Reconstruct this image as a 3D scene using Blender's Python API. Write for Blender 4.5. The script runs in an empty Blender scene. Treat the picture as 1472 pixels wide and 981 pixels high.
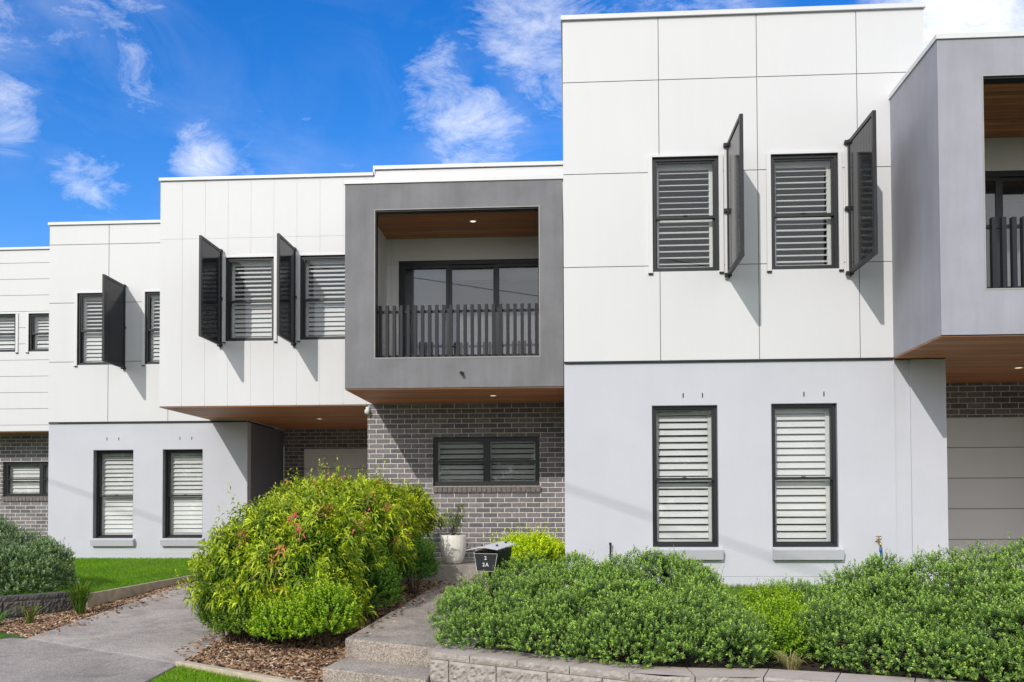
import bpy, bmesh, math, random
import numpy as np
from mathutils import Vector, Matrix
R = math.radians
random.seed(4); rng = np.random.default_rng(7)
scene = bpy.context.scene
C = scene.collection

# ------------------------------------------------------------------ materials
M = {}
def new_mat(name):
    m = bpy.data.materials.new(name); m.use_nodes = True
    nt = m.node_tree; M[name] = m
    return m, nt, nt.nodes['Principled BSDF']
def N(nt, kind, **kw):
    n = nt.nodes.new(kind)
    for k, v in kw.items():
        if k in n.inputs: n.inputs[k].default_value = v
        else: setattr(n, k, v)
    return n
def link(nt, a, ao, b, bi): nt.links.new(a.outputs[ao], b.inputs[bi])
def ramp(nt, src, out, stops):
    r = nt.nodes.new('ShaderNodeValToRGB'); e = r.color_ramp.elements
    e[0].position, e[0].color = stops[0][0], (*stops[0][1], 1)
    e[1].position, e[1].color = stops[-1][0], (*stops[-1][1], 1)
    for p, c in stops[1:-1]:
        x = e.new(p); x.color = (*c, 1)
    nt.links.new(src.outputs[out], r.inputs['Fac'])
    return r
def coords(nt, scale=(1, 1, 1)):
    tc = N(nt, 'ShaderNodeTexCoord'); mp = N(nt, 'ShaderNodeMapping'); mp.inputs['Scale'].default_value = scale
    link(nt, tc, 'Object', mp, 'Vector'); return mp
def simple(name, col, rough=.6, var=0.0, nscale=3.0, bump=0.0, bscale=200.0, metal=0.0, spec=.5, stretch=(1, 1, 1), bdist=.002, streak=0.0):
    m, nt, b = new_mat(name)
    b.inputs['Base Color'].default_value = (*col, 1); b.inputs['Roughness'].default_value = rough
    b.inputs['Metallic'].default_value = metal; b.inputs['Specular IOR Level'].default_value = spec
    mp = coords(nt, stretch)
    if var:
        n = N(nt, 'ShaderNodeTexNoise', Scale=nscale, Detail=6.0, Roughness=.6); link(nt, mp, 'Vector', n, 'Vector')
        lo = tuple(max(0, c * (1 - var)) for c in col); hi = tuple(min(1, c * (1 + var)) for c in col)
        r = ramp(nt, n, 'Fac', [(.3, lo), (.7, hi)]); link(nt, r, 'Color', b, 'Base Color')
        if streak:                                   # faint run-off marks and dust
            tc2 = coords(nt, (5., 5., .45)); n4 = N(nt, 'ShaderNodeTexNoise', Scale=1.6, Detail=5., Roughness=.6); link(nt, tc2, 'Vector', n4, 'Vector')
            n5 = N(nt, 'ShaderNodeTexNoise', Scale=.35, Detail=3.); link(nt, mp, 'Vector', n5, 'Vector')
            r4 = ramp(nt, n4, 'Fac', [(.35, (1 - streak, 1 - streak, 1 - streak * 1.15)), (.6, (1, 1, 1))]); r5 = ramp(nt, n5, 'Fac', [(.3, (1 - streak,) * 3), (.7, (1, 1, 1))])
            m4 = N(nt, 'ShaderNodeMixRGB', blend_type='MULTIPLY'); m4.inputs[0].default_value = 1; link(nt, r, 'Color', m4, 1); link(nt, r4, 'Color', m4, 2)
            m5 = N(nt, 'ShaderNodeMixRGB', blend_type='MULTIPLY'); m5.inputs[0].default_value = 1; link(nt, m4, 'Color', m5, 1); link(nt, r5, 'Color', m5, 2); link(nt, m5, 'Color', b, 'Base Color')
    if bump:
        n2 = N(nt, 'ShaderNodeTexNoise', Scale=bscale, Detail=3.0); link(nt, mp, 'Vector', n2, 'Vector')
        bp = N(nt, 'ShaderNodeBump', Strength=bump, Distance=bdist); link(nt, n2, 'Fac', bp, 'Height'); link(nt, bp, 'Normal', b, 'Normal')
    return m
simple('white_panel', (.665, .67, .672), .55, .012, .9, .12, 260, streak=.012)
simple('white_trim', (.69, .695, .695), .4, .02, 2.)
simple('joint', (.22, .22, .22), .9)
simple('seam', (.645, .65, .65), .8)
simple('grey_render', (.562, .572, .622), .8, .03, 1.6, .5, 120, streak=.012)
simple('shaded_render', (.17, .19, .225), .8, .06, 1.6, .5, 120)  # grey render darkened and cooled, carrying the garage recess shade in its colour
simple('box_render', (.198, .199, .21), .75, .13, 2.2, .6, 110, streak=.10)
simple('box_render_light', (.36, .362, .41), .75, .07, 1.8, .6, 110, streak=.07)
simple('charcoal', (.026, .027, .030), .42, .15, 6., spec=.3)
simple('baluster_grey', (.022, .023, .029), .5, .1, 5., spec=.25)
simple('black_gloss', (.011, .012, .014), .14, spec=.22)
simple('louvre_white', (.74, .74, .72), .45, .03, 4.)
simple('cream_lining', (.86, .85, .82), .6, .03, 1.5)
simple('door_cream', (.86, .86, .84), .5, .03, 1.2)
simple('interior', (.20, .20, .20), .9)
simple('timber_edge', (.50, .42, .31), .8, .25, 9., .5, 60, stretch=(1, 1, 1))
simple('soil', (.055, .040, .028), .95, .4, 9., .8, 40, bdist=.02)
simple('turf', (.045, .10, .014), .95, .35, 5., .8, 60, bdist=.02)
simple('pot_white', (.80, .77, .70), .6, .08, 8., .3, 60)
simple('roof_sheet', (.35, .36, .37), .5)
simple('brass', (.45, .33, .14), .35, metal=1.)
simple('hose_green', (.02, .12, .12), .4)
simple('hose_blue', (.03, .14, .35), .4)
simple('lettering', (.62, .62, .60), .5)
simple('mailbox_lid', (.58, .58, .58), .45, .1, 12.)
simple('bark', (.09, .062, .042), .9, .3, 20.)
simple('kerb', (.35, .34, .32), .85, .1, 4.)
simple('road_asphalt', (.05, .05, .052), .9, .2, 30., .6, 90)
simple('steel', (.45, .45, .46), .35, metal=1.)
simple('cable_black', (.02, .02, .02), .6)
simple('pole_wood', (.16, .12, .09), .85, .3, 6.)
simple('blind_grey', (.34, .34, .34), .8, .08, 30.)
simple('reveal_grey', (.24, .245, .265), .5)
simple('dark_window_frame', (.022, .023, .025), .35)

def glass(name, f0, tr):
    m = bpy.data.materials.new(name); m.use_nodes = True; M[name] = m; nt = m.node_tree
    nt.nodes.clear()
    o = N(nt, 'ShaderNodeOutputMaterial'); mx = N(nt, 'ShaderNodeMixShader'); t = N(nt, 'ShaderNodeBsdfTransparent')
    t.inputs['Color'].default_value = (*tr, 1)
    g = N(nt, 'ShaderNodeBsdfGlossy'); g.inputs['Roughness'].default_value = .01; g.inputs['Color'].default_value = (1, 1, 1, 1)
    lw = N(nt, 'ShaderNodeLayerWeight', Blend=.5); pw = N(nt, 'ShaderNodeMath', operation='POWER'); link(nt, lw, 'Facing', pw, 0); pw.inputs[1].default_value = 4.
    f = N(nt, 'ShaderNodeMath', operation='MULTIPLY_ADD'); link(nt, pw, 0, f, 0); f.inputs[1].default_value = 1 - f0; f.inputs[2].default_value = f0; f.name = 'schlick'
    link(nt, f, 0, mx, 0); link(nt, t, 'BSDF', mx, 1); link(nt, g, 'BSDF', mx, 2); link(nt, mx, 'Shader', o, 'Surface')
glass('glass', .035, (.95, .96, .96)); glass('door_glass', .075, (.80, .81, .81))

def brick():
    m, nt, b = new_mat('brick')
    tc = N(nt, 'ShaderNodeTexCoord'); s = N(nt, 'ShaderNodeSeparateXYZ'); link(nt, tc, 'Object', s, 'Vector')
    a = N(nt, 'ShaderNodeMath', operation='ADD'); link(nt, s, 'X', a, 0); link(nt, s, 'Y', a, 1)
    c = N(nt, 'ShaderNodeCombineXYZ'); link(nt, a, 0, c, 'X'); link(nt, s, 'Z', c, 'Y')
    bt = N(nt, 'ShaderNodeTexBrick'); bt.offset = .5; bt.squash = 1
    for k, v in dict(Scale=1., **{'Mortar Size': .0062, 'Mortar Smooth': .25, 'Bias': 0., 'Brick Width': .24, 'Row Height': .083}).items(): bt.inputs[k].default_value = v
    bt.inputs['Color1'].default_value = (.13, .13, .142, 1); bt.inputs['Color2'].default_value = (.25, .235, .24, 1)
    bt.inputs['Mortar'].default_value = (.78, .75, .67, 1)
    link(nt, c, 'Vector', bt, 'Vector')
    n = N(nt, 'ShaderNodeTexNoise', Scale=24., Detail=6.); link(nt, c, 'Vector', n, 'Vector')
    r = ramp(nt, n, 'Fac', [(.25, (.68, .68, .70)), (.75, (1.2, 1.16, 1.15))])
    mx = N(nt, 'ShaderNodeMixRGB', blend_type='MULTIPLY'); mx.inputs[0].default_value = 1; link(nt, bt, 'Color', mx, 1); link(nt, r, 'Color', mx, 2)
    link(nt, mx, 'Color', b, 'Base Color'); b.inputs['Roughness'].default_value = .75
    inv = N(nt, 'ShaderNodeMath', operation='SUBTRACT'); inv.inputs[0].default_value = 1.; link(nt, bt, 'Fac', inv, 1)
    n3 = N(nt, 'ShaderNodeMath', operation='MULTIPLY_ADD'); n3.inputs[1].default_value = .25; link(nt, n, 'Fac', n3, 0); link(nt, inv, 0, n3, 2)
    bp = N(nt, 'ShaderNodeBump', Strength=.8, Distance=.006); link(nt, n3, 0, bp, 'Height'); link(nt, bp, 'Normal', b, 'Normal')
brick()
simple('brick_plain', (.19, .165, .16), .75, .3, 20., .5, 60)
simple('mortar', (.56, .53, .45), .9)

def concrete(name, base, var=.16, speck=.5):
    m, nt, b = new_mat(name); mp = coords(nt)
    n1 = N(nt, 'ShaderNodeTexNoise', Scale=.9, Detail=8., Roughness=.65); link(nt, mp, 'Vector', n1, 'Vector')
    v = N(nt, 'ShaderNodeTexVoronoi', Scale=120.); link(nt, mp, 'Vector', v, 'Vector')
    n2 = N(nt, 'ShaderNodeTexNoise', Scale=140., Detail=4.); link(nt, mp, 'Vector', n2, 'Vector')
    r1 = ramp(nt, n1, 'Fac', [(.3, tuple(c * (1 - var) for c in base)), (.7, tuple(c * (1 + var) for c in base))])
    sp = N(nt, 'ShaderNodeSeparateColor'); link(nt, v, 'Color', sp, 'Color')
    r2 = ramp(nt, sp, 'Red', [(0., (1 - speck,) * 3), (.5, (1., .98, .95)), (1., (1 + speck, 1 + speck * .95, 1 + speck * .85))])
    r3 = ramp(nt, n2, 'Fac', [(.35, (.75, .75, .75)), (.65, (1.2, 1.2, 1.2))])
    a = N(nt, 'ShaderNodeMixRGB', blend_type='MULTIPLY'); a.inputs[0].default_value = 1; link(nt, r1, 'Color', a, 1); link(nt, r2, 'Color', a, 2)
    c = N(nt, 'ShaderNodeMixRGB', blend_type='MULTIPLY'); c.inputs[0].default_value = 1; link(nt, a, 'Color', c, 1); link(nt, r3, 'Color', c, 2)
    n6 = N(nt, 'ShaderNodeTexNoise', Scale=2.3, Detail=7., Roughness=.7, Distortion=.6); link(nt, mp, 'Vector', n6, 'Vector')
    r6 = ramp(nt, n6, 'Fac', [(.38, (.70, .68, .66)), (.50, (1, 1, 1)), (.62, (1.10, 1.09, 1.07))])
    d = N(nt, 'ShaderNodeMixRGB', blend_type='MULTIPLY'); d.inputs[0].default_value = .8; link(nt, c, 'Color', d, 1); link(nt, r6, 'Color', d, 2); c = d
    link(nt, c, 'Color', b, 'Base Color'); b.inputs['Roughness'].default_value = .85
    bp = N(nt, 'ShaderNodeBump', Strength=.6, Distance=.004); link(nt, n2, 'Fac', bp, 'Height'); link(nt, bp, 'Normal', b, 'Normal')
concrete('drive_concrete', (.40, .36, .325), .22, .36)
concrete('crossover_concrete', (.335, .30, .275), .2, .36)
concrete('path_concrete', (.335, .295, .255), .26, .5)
concrete('porch_concrete', (.33, .305, .27), .1, .12)
simple('split_block', (.40, .36, .325), .9, .22, 14., .8, 70, bdist=.006)
simple('block_top', (.46, .395, .345), .85, .12, 6., .3, 120)
simple('dark_block', (.10, .092, .085), .9, .3, 8., .6, 70, bdist=.006)  # darker block colour than the other retaining wall

def wood():
    m, nt, b = new_mat('soffit_wood')
    mp = coords(nt, (1.0, 14., 14.))
    n = N(nt, 'ShaderNodeTexNoise', Scale=1.6, Detail=7., Roughness=.6); link(nt, mp, 'Vector', n, 'Vector')
    g = N(nt, 'ShaderNodeAttribute'); g.attribute_name = 'tint'
    r = ramp(nt, n, 'Fac', [(.25, (.40, .15, .05)), (.75, (.60, .27, .11))])
    mx = N(nt, 'ShaderNodeMixRGB', blend_type='MULTIPLY'); mx.inputs[0].default_value = 1
    link(nt, r, 'Color', mx, 1); link(nt, g, 'Color', mx, 2); link(nt, mx, 'Color', b, 'Base Color')
    b.inputs['Roughness'].default_value = .5
wood()

def leafmat(name, trans=.3, rough=.45, spec=.4):
    m = bpy.data.materials.new(name); m.use_nodes = True; M[name] = m; nt = m.node_tree
    b = nt.nodes['Principled BSDF']; o = nt.nodes['Material Output']
    at = N(nt, 'ShaderNodeAttribute'); at.attribute_name = 'tint'
    link(nt, at, 'Color', b, 'Base Color'); b.inputs['Roughness'].default_value = rough; b.inputs['Specular IOR Level'].default_value = spec
    t = N(nt, 'ShaderNodeBsdfTranslucent'); h = N(nt, 'ShaderNodeHueSaturation'); h.inputs['Value'].default_value = 1.5; h.inputs['Saturation'].default_value = 1.1
    link(nt, at, 'Color', h, 'Color'); link(nt, h, 'Color', t, 'Color')
    mx = N(nt, 'ShaderNodeMixShader'); mx.inputs[0].default_value = trans
    link(nt, b, 'BSDF', mx, 1); link(nt, t, 'BSDF', mx, 2); link(nt, mx, 'Shader', o, 'Surface')
leafmat('leaf', .24); leafmat('grass_blade', .35, .6, .2); leafmat('chip', 0., .9, .1)

def lampmat():
    m, nt, b = new_mat('lamp_lit'); b.inputs['Base Color'].default_value = (.9, .85, .75, 1)
    b.inputs['Emission Color'].default_value = (1., .86, .66, 1); b.inputs['Emission Strength'].default_value = 1.1
lampmat()

# ------------------------------------------------------------------ mesh builder
class MB:
    def __init__(s): s.v = []; s.f = []; s.m = []; s.t = []; s.tint = (1, 1, 1)
    def face(s, pts, mi=0):
        i = len(s.v); s.v += [tuple(p) for p in pts]; s.f.append(tuple(range(i, i + len(pts)))); s.m.append(mi); s.t.append(s.tint)
    def box(s, x0, x1, y0, y1, z0, z1, mi=0):
        s.hexa([(x0, y0, z0), (x1, y0, z0), (x1, y1, z0), (x0, y1, z0), (x0, y0, z1), (x1, y0, z1), (x1, y1, z1), (x0, y1, z1)], mi)
    def hexa(s, p, mi=0):
        i = len(s.v); s.v += [tuple(q) for q in p]
        for f in ((3, 2, 1, 0), (4, 5, 6, 7), (0, 1, 5, 4), (1, 2, 6, 5), (2, 3, 7, 6), (3, 0, 4, 7)):
            s.f.append(tuple(i + k for k in f)); s.m.append(mi); s.t.append(s.tint)
    def obox(s, c, ax, ay, az, mi=0):           # centre and three half-axes
        c, ax, ay, az = map(Vector, (c, ax, ay, az))
        s.hexa([c - ax - ay - az, c + ax - ay - az, c + ax + ay - az, c - ax + ay - az, c - ax - ay + az, c + ax - ay + az, c + ax + ay + az, c - ax + ay + az], mi)
    def prism(s, poly, ztop, zbot, mi=0):       # poly (x, y); ztop, zbot numbers or functions of (x, y)
        zt = ztop if callable(ztop) else (lambda x, y: ztop); zb = zbot if callable(zbot) else (lambda x, y: zbot)
        n = len(poly); i = len(s.v)
        s.v += [(x, y, zt(x, y)) for x, y in poly] + [(x, y, zb(x, y)) for x, y in poly]
        s.f.append(tuple(range(i, i + n))); s.m.append(mi); s.t.append(s.tint)
        s.f.append(tuple(range(i + 2 * n - 1, i + n - 1, -1))); s.m.append(mi); s.t.append(s.tint)
        for k in range(n):
            s.f.append((i + k, i + (k + 1) % n, i + n + (k + 1) % n, i + n + k)); s.m.append(mi); s.t.append(s.tint)
    def tube(s, pts, rad, sides=8, mi=0, cap=True):
        pts = [Vector(p) for p in pts]; rad = rad if isinstance(rad, (list, tuple)) else [rad] * len(pts)
        rings = []
        for k, p in enumerate(pts):
            d = (pts[min(k + 1, len(pts) - 1)] - pts[max(k - 1, 0)]).normalized()
            a = d.orthogonal().normalized(); b = d.cross(a)
            if k and rings:
                pa = prev - d * prev.dot(d)
                if pa.length > 1e-4: a = pa.normalized(); b = d.cross(a)
            prev = a; i = len(s.v)
            for j in range(sides):
                t = 2 * math.pi * j / sides; s.v.append(tuple(p + (a * math.cos(t) + b * math.sin(t)) * rad[k]))
            rings.append(i)
        for r0, r1 in zip(rings, rings[1:]):
            for j in range(sides):
                s.f.append((r0 + j, r0 + (j + 1) % sides, r1 + (j + 1) % sides, r1 + j)); s.m.append(mi); s.t.append(s.tint)
        if cap:
            for r in (rings[0], rings[-1]): s.f.append(tuple(r + j for j in range(sides))); s.m.append(mi); s.t.append(s.tint)
    def lathe(s, prof, c, sides=32, mi=0):
        i = len(s.v)
        for r, z in prof:
            for j in range(sides):
                t = 2 * math.pi * j / sides; s.v.append((c[0] + r * math.cos(t), c[1] + r * math.sin(t), c[2] + z))
        for k in range(len(prof) - 1):
            for j in range(sides):
                s.f.append((i + k * sides + j, i + k * sides + (j + 1) % sides, i + (k + 1) * sides + (j + 1) % sides, i + (k + 1) * sides + j)); s.m.append(mi); s.t.append(s.tint)
        s.f.append(tuple(i + j for j in range(sides))); s.m.append(mi); s.t.append(s.tint)
        k = (len(prof) - 1) * sides; s.f.append(tuple(i + k + j for j in range(sides))); s.m.append(mi); s.t.append(s.tint)
    def build(s, name, mats, parent=None, smooth=False, bevel=0, tint=False):
        me = bpy.data.meshes.new(name); me.from_pydata(s.v, [], s.f)
        for mm in (mats if isinstance(mats, (list, tuple)) else [mats]): me.materials.append(M[mm])
        me.polygons.foreach_set('material_index', s.m)
        if tint:
            a = me.attributes.new('tint', 'FLOAT_COLOR', 'FACE'); arr = np.ones((len(s.f), 4), np.float32); arr[:, :3] = np.array(s.t); a.data.foreach_set('color', arr.ravel())
        bm = bmesh.new(); bm.from_mesh(me); bmesh.ops.recalc_face_normals(bm, faces=bm.faces[:]); bm.to_mesh(me); bm.free()
        if smooth: me.polygons.foreach_set('use_smooth', [True] * len(me.polygons))
        o = bpy.data.objects.new(name, me); C.objects.link(o)
        if parent: o.parent = parent; o.matrix_parent_inverse = Matrix.Translation(-parent.location) if parent.type == 'EMPTY' and not parent.rotation_euler.z else Matrix()
        if bevel:
            b = o.modifiers.new('bevel', 'BEVEL'); b.width = bevel; b.segments = 2; b.limit_method = 'ANGLE'
            if smooth is None: pass
        return o
def thing(name, loc, label, cat, group=None, rz=0):
    o = bpy.data.objects.new(name, None); C.objects.link(o); o.location = loc; o.rotation_euler.z = rz; o.empty_display_size = .2
    o['label'] = label; o['category'] = cat
    if group: o['group'] = group
    return o
def tag(o, label, cat, group=None):
    o['label'] = label; o['category'] = cat
    if group: o['group'] = group
    return o
def struct(o, kind='structure'): o['kind'] = kind; return o

def facade(mb, x0, x1, z0, z1, y, holes=(), vj=(), hj=(), gap=.01, jd=.010, thick=.16, mi=0, mj=1):
    """A wall front in the plane y (facing -y) with window holes and recessed joints."""
    xs = {x0, x1}; zs = {z0, z1}
    vj = [(j, z0, z1) if not isinstance(j, tuple) else j for j in vj]; hj = [(j, x0, x1) if not isinstance(j, tuple) else j for j in hj]
    for a, b, c, d in holes: xs |= {a, b}; zs |= {c, d}
    for j, a, b in vj: xs |= {j - gap / 2, j + gap / 2}; zs |= {a, b}
    for j, a, b in hj: zs |= {j - gap / 2, j + gap / 2}; xs |= {a, b}
    xs = sorted(x for x in xs if x0 - 1e-6 <= x <= x1 + 1e-6); zs = sorted(z for z in zs if z0 - 1e-6 <= z <= z1 + 1e-6)
    def dep(i, k):
        if i < 0 or k < 0 or i >= len(xs) - 1 or k >= len(zs) - 1: return thick
        x = (xs[i] + xs[i + 1]) / 2; z = (zs[k] + zs[k + 1]) / 2
        for a, b, c, d in holes:
            if a < x < b and c < z < d: return thick
        for j, a, b in vj:
            if abs(x - j) < gap / 2 and a < z < b: return jd
        for j, a, b in hj:
            if abs(z - j) < gap / 2 and a < x < b: return jd
        return 0
    for i in range(len(xs) - 1):
        for k in range(len(zs) - 1):
            d = dep(i, k)
            if d < thick: mb.face([(xs[i], y + d, zs[k]), (xs[i + 1], y + d, zs[k]), (xs[i + 1], y + d, zs[k + 1]), (xs[i], y + d, zs[k + 1])], mj if d else mi)
    for i in range(len(xs)):
        for k in range(len(zs) - 1):
            a, b = dep(i - 1, k), dep(i, k)
            if a != b: mb.face([(xs[i], y + a, zs[k]), (xs[i], y + b, zs[k]), (xs[i], y + b, zs[k + 1]), (xs[i], y + a, zs[k + 1])], mi)
    for k in range(len(zs)):
        for i in range(len(xs) - 1):
            a, b = dep(i, k - 1), dep(i, k)
            if a != b: mb.face([(xs[i], y + a, zs[k]), (xs[i + 1], y + a, zs[k]), (xs[i + 1], y + b, zs[k]), (xs[i], y + b, zs[k])], mi)

def ring(mb, x0, x1, z0, z1, y0, y1, w, mi=0, wt=None, wb=None):
    wt = wt or w; wb = wb or w
    mb.box(x0, x0 + w, y0, y1, z0, z1, mi); mb.box(x1 - w, x1, y0, y1, z0, z1, mi)
    mb.box(x0 + w, x1 - w, y0, y1, z1 - wt, z1, mi); mb.box(x0 + w, x1 - w, y0, y1, z0, z0 + wb, mi)

def blades(mb, x0, x1, z0, z1, y, pitch, tilt, depth=.066, th=.009):
    n = max(1, int(round((z1 - z0) / pitch))); p = (z1 - z0) / n
    for k in range(n):
        a = R(tilt + random.gauss(0, 2.2))
        z = z0 + p * (k + .5)
        mb.obox(((x0 + x1) / 2, y, z), ((x1 - x0) / 2, 0, 0), (0, math.cos(a) * depth / 2, math.sin(a) * depth / 2), (0, -math.sin(a) * th / 2, math.cos(a) * th / 2))

def sash_window(parent, x0, x1, z0, z1, y, tt, tb, pitch=.077, dep=.066):
    """double hung window: frame with sashes, pane, white plantation shutters behind."""
    f = MB(); zm = z0 + (z1 - z0) * .48
    ring(f, x0, x1, z0, z1, y, y + .09, .042)
    ring(f, x0 + .042, x1 - .042, zm - .02, z1 - .042, y + .018, y + .05, .022, wb=.035)
    ring(f, x0 + .042, x1 - .042, z0 + .042, zm + .012, y + .052, y + .08, .022, wt=.03)
    f.box((x0 + x1) / 2 - .025, (x0 + x1) / 2 + .025, y + .004, y + .018, zm + .008, zm + .022)   # latch
    fo = f.build('window_frame', 'dark_window_frame', parent)
    p = MB(); p.box(x0 + .06, x1 - .06, y + .032, y + .037, zm, z1 - .06); p.box(x0 + .06, x1 - .06, y + .064, y + .069, z0 + .06, zm)
    p.build('pane', 'glass', parent)
    b = MB(); yb = y + .15; s = .05
    ring(b, x0 + .045, x1 - .045, z0 + .045, z1 - .045, yb - .016, yb + .016, s, wt=.06, wb=.045)
    b.box(x0 + .045 + s, x1 - .045 - s, yb - .014, yb + .014, zm - .03, zm + .03)
    blades(b, x0 + .047 + s, x1 - .047 - s, zm + .035, z1 - .11, yb, pitch, tt + random.uniform(-4, 4), dep)
    blades(b, x0 + .047 + s, x1 - .047 - s, z0 + .095, zm - .035, yb, pitch, tb + random.uniform(-3, 3), dep)
    b.build('louvre_blind', 'louvre_white', parent)

def awning_pair(parent, x0, x1, z0, z1, y, tilt, xm, rail=.5):
    f = MB(); ring(f, x0, x1, z0, z1, y, y + .09, .045); f.box(xm - .035, xm + .035, y - .004, y + .086, z0 + .045, z1 - .045)
    zm = z0 + (z1 - z0) * rail
    for a, b in ((x0 + .045, xm - .035), (xm + .035, x1 - .045)):
        ring(f, a, b, z0 + .045, z1 - .045, y + .012, y + .06, .022)
        f.box(a + .022, b - .022, y + .010, y + .058, zm - .016, zm + .016)
    f.build('window_frame', 'dark_window_frame', parent)
    p = MB(); p.box(x0 + .06, xm - .05, y + .034, y + .039, z0 + .06, z1 - .06); p.box(xm + .05, x1 - .06, y + .034, y + .039, z0 + .06, z1 - .06)
    p.build('pane', 'glass', parent)
    b = MB(); yb = y + .15
    for a, c in ((x0 + .045, xm - .02), (xm + .02, x1 - .045)):
        ring(b, a, c, z0 + .045, z1 - .045, yb - .016, yb + .016, .045)
        blades(b, a + .047, c - .047, z0 + .095, z1 - .095, yb, .086, tilt + random.uniform(-3, 3), .082)
    b.build('louvre_blind', 'louvre_white', parent)

def part(parent, name, loc, label=None):
    o = bpy.data.objects.new(name, None); C.objects.link(o); o.parent = parent; o.matrix_parent_inverse = Matrix.Translation(-parent.location); o.location = loc; o.empty_display_size = .1
    if label: o['label'] = label
    return o
def sub(mb, name, mat, p, **kw):
    o = mb.build(name, mat, None, **kw); o.parent = p
    o.matrix_parent_inverse = Matrix.Translation(-Vector(p.location)); return o

def open_shutter(parent, hx, y, z0, z1, side, w=.9, ang=90, label=None):
    """hinged screen standing open at right angles to the wall; side = direction its closed leaf would lie"""
    p = part(parent, 'screen_shutter', (hx, y, z0), label)
    dx = math.cos(R(ang)) * side; dy = -math.sin(R(ang)); d = Vector((dx, dy, 0)); n = Vector((-dy, dx, 0)); up = Vector((0, 0, 1))
    o = Vector((hx, y - .045, 0)); H = (z1 - z0) / 2; zc = (z0 + z1) / 2; t = .02
    f = MB(); fw = .045
    def slab(mb, a, b, za, zb, th, mi=0): mb.obox(o + d * ((a + b) / 2) + up * ((za + zb) / 2), d * ((b - a) / 2), n * th, up * ((zb - za) / 2), mi)
    slab(f, 0, fw, z0, z1, t); slab(f, w - fw, w, z0, z1, t); slab(f, fw, w - fw, z1 - fw, z1, t); slab(f, fw, w - fw, z0, z0 + fw, t)
    sub(f, 'shutter_frame', 'charcoal', p)
    g = MB(); k = 0; a = fw; pw = (w - 2 * fw) / 8
    while k < 8: slab(g, a + .002, a + pw - .002, z0 + fw + .001, z1 - fw - .001, .010); a += pw; k += 1
    slab(g, fw, w - fw, z0 + fw + .001, z1 - fw - .001, .005)
    sub(g, 'infill_panel', 'black_gloss', p)
    for z in (z0 - .012, (z0 + z1) / 2 - .03, z1 - .03):
        b = MB(); b.box(hx - .055, hx + .03, y - .075, y - .03, z, z + .04); b.tube([(hx - .0, y - .05, z - .02), (hx, y - .05, z + .055)], .012, 8)
        b.box(hx - .05, hx - .02, y - .03, y + .0, z + .004, z + .036)
        sub(b, 'hinge_bracket', 'charcoal', p)
    return p

def downlight(parent, x, y, z):
    p = part(parent, 'downlight', (x, y, z))
    b = MB(); b.lathe([(.062, -.002), (.062, -.010), (.045, -.012), (.045, -.006)], (x, y, z), 24); sub(b, 'bezel', 'white_trim', p)
    b = MB(); b.lathe([(.043, -.007), (.043, -.009)], (x, y, z), 24); sub(b, 'lamp', 'lamp_lit', p)

def soffit(parent, x0, x1, y0, y1, z, pw=.095, name='timber_soffit', flip=False):
    b = MB(); y = y0
    while y < y1 - .005:
        e = min(y + pw, y1); v = random.uniform(.74, 1.15); b.tint = (v, v * random.uniform(.92, 1.04), v)
        b.box(x0, x1, y + .010, e, z, z + .015); y += pw
    b.tint = (.12, .12, .12); b.box(x0, x1, y0, y1, z + .012, z + .05)
    return b.build(name, 'soffit_wood', parent, tint=True)

def plain(parent, name, mat, boxes, bevel=0):
    b = MB()
    for q in boxes: b.box(*q)
    return b.build(name, mat, parent, bevel=bevel)

YT, YB, YF, YR, YL, YA = 11.541, 15.452, 13.538, 10.0755, 17.693, 19.4

def upper_trim(parent, x0, x1, z0, z1, y):
    b = MB(); w = .052
    for a in (x0 - w, x1): b.box(a, a + w, y - .028, y + .02, z0 - .02, z1 + .012)
    b.box(x0, x1, y - .022, y + .02, z1, z1 + .03)
    for a in (x0 - w, x1): b.box(a - .002, a + w + .002, y - .030, y + .0, z0 - .034, z0 - .02, 1)
    b.build('window_surround', ['white_trim', 'charcoal'], parent)

def upper_window(parent, x0, x1, z0, z1, y, tt, tb):
    w = part(parent, 'sash_window', ((x0 + x1) / 2, y, z0))
    class P: pass
    sash_window_children(w, x0, x1, z0, z1, y + .02, tt, tb)
    return w
def sash_window_children(w, x0, x1, z0, z1, y, tt, tb, pitch=.077, dep=.066):
    before = set(C.objects); sash_window(None, x0, x1, z0, z1, y, tt, tb, pitch, dep)
    for o in set(C.objects) - before: o.parent = w; o.matrix_parent_inverse = Matrix.Translation(-Vector(w.location))
def sill(w, x0, x1, z, y):
    b = MB(); b.hexa([(x0 - .0, y - .07, z - .15), (x1 + .04, y - .07, z - .15), (x1 + .04, y + .0, z - .15), (x0, y, z - .15),
                      (x0, y - .105, z - .03), (x1 + .04, y - .105, z - .03), (x1 + .04, y, z - .0), (x0, y, z)])
    b.box(x0, x1, y, y + .12, z - .01, z - .0005)
    o = b.build('window_sill', 'grey_render'); o.parent = w; o.matrix_parent_inverse = Matrix.Translation(-Vector(w.location))

def lining(w, x0, x1, z0, z1, y, d):
    b = MB(); t = .006
    b.box(x0, x0 + t, y + .003, y + d, z0, z1); b.box(x1 - t, x1, y + .003, y + d, z0, z1); b.box(x0 + t, x1 - t, y + .003, y + d, z1 - t, z1)
    o = b.build('reveal_lining', 'reveal_grey'); o.parent = w; o.matrix_parent_inverse = Matrix.Translation(-Vector(w.location))
def hooks(parent, xs, z, y):
    for x in xs:
        b = MB(); b.box(x - .006, x + .006, y - .006, y + .01, z - .025, z + .03); b.build('weep_hole_cover', 'charcoal', parent)

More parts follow.
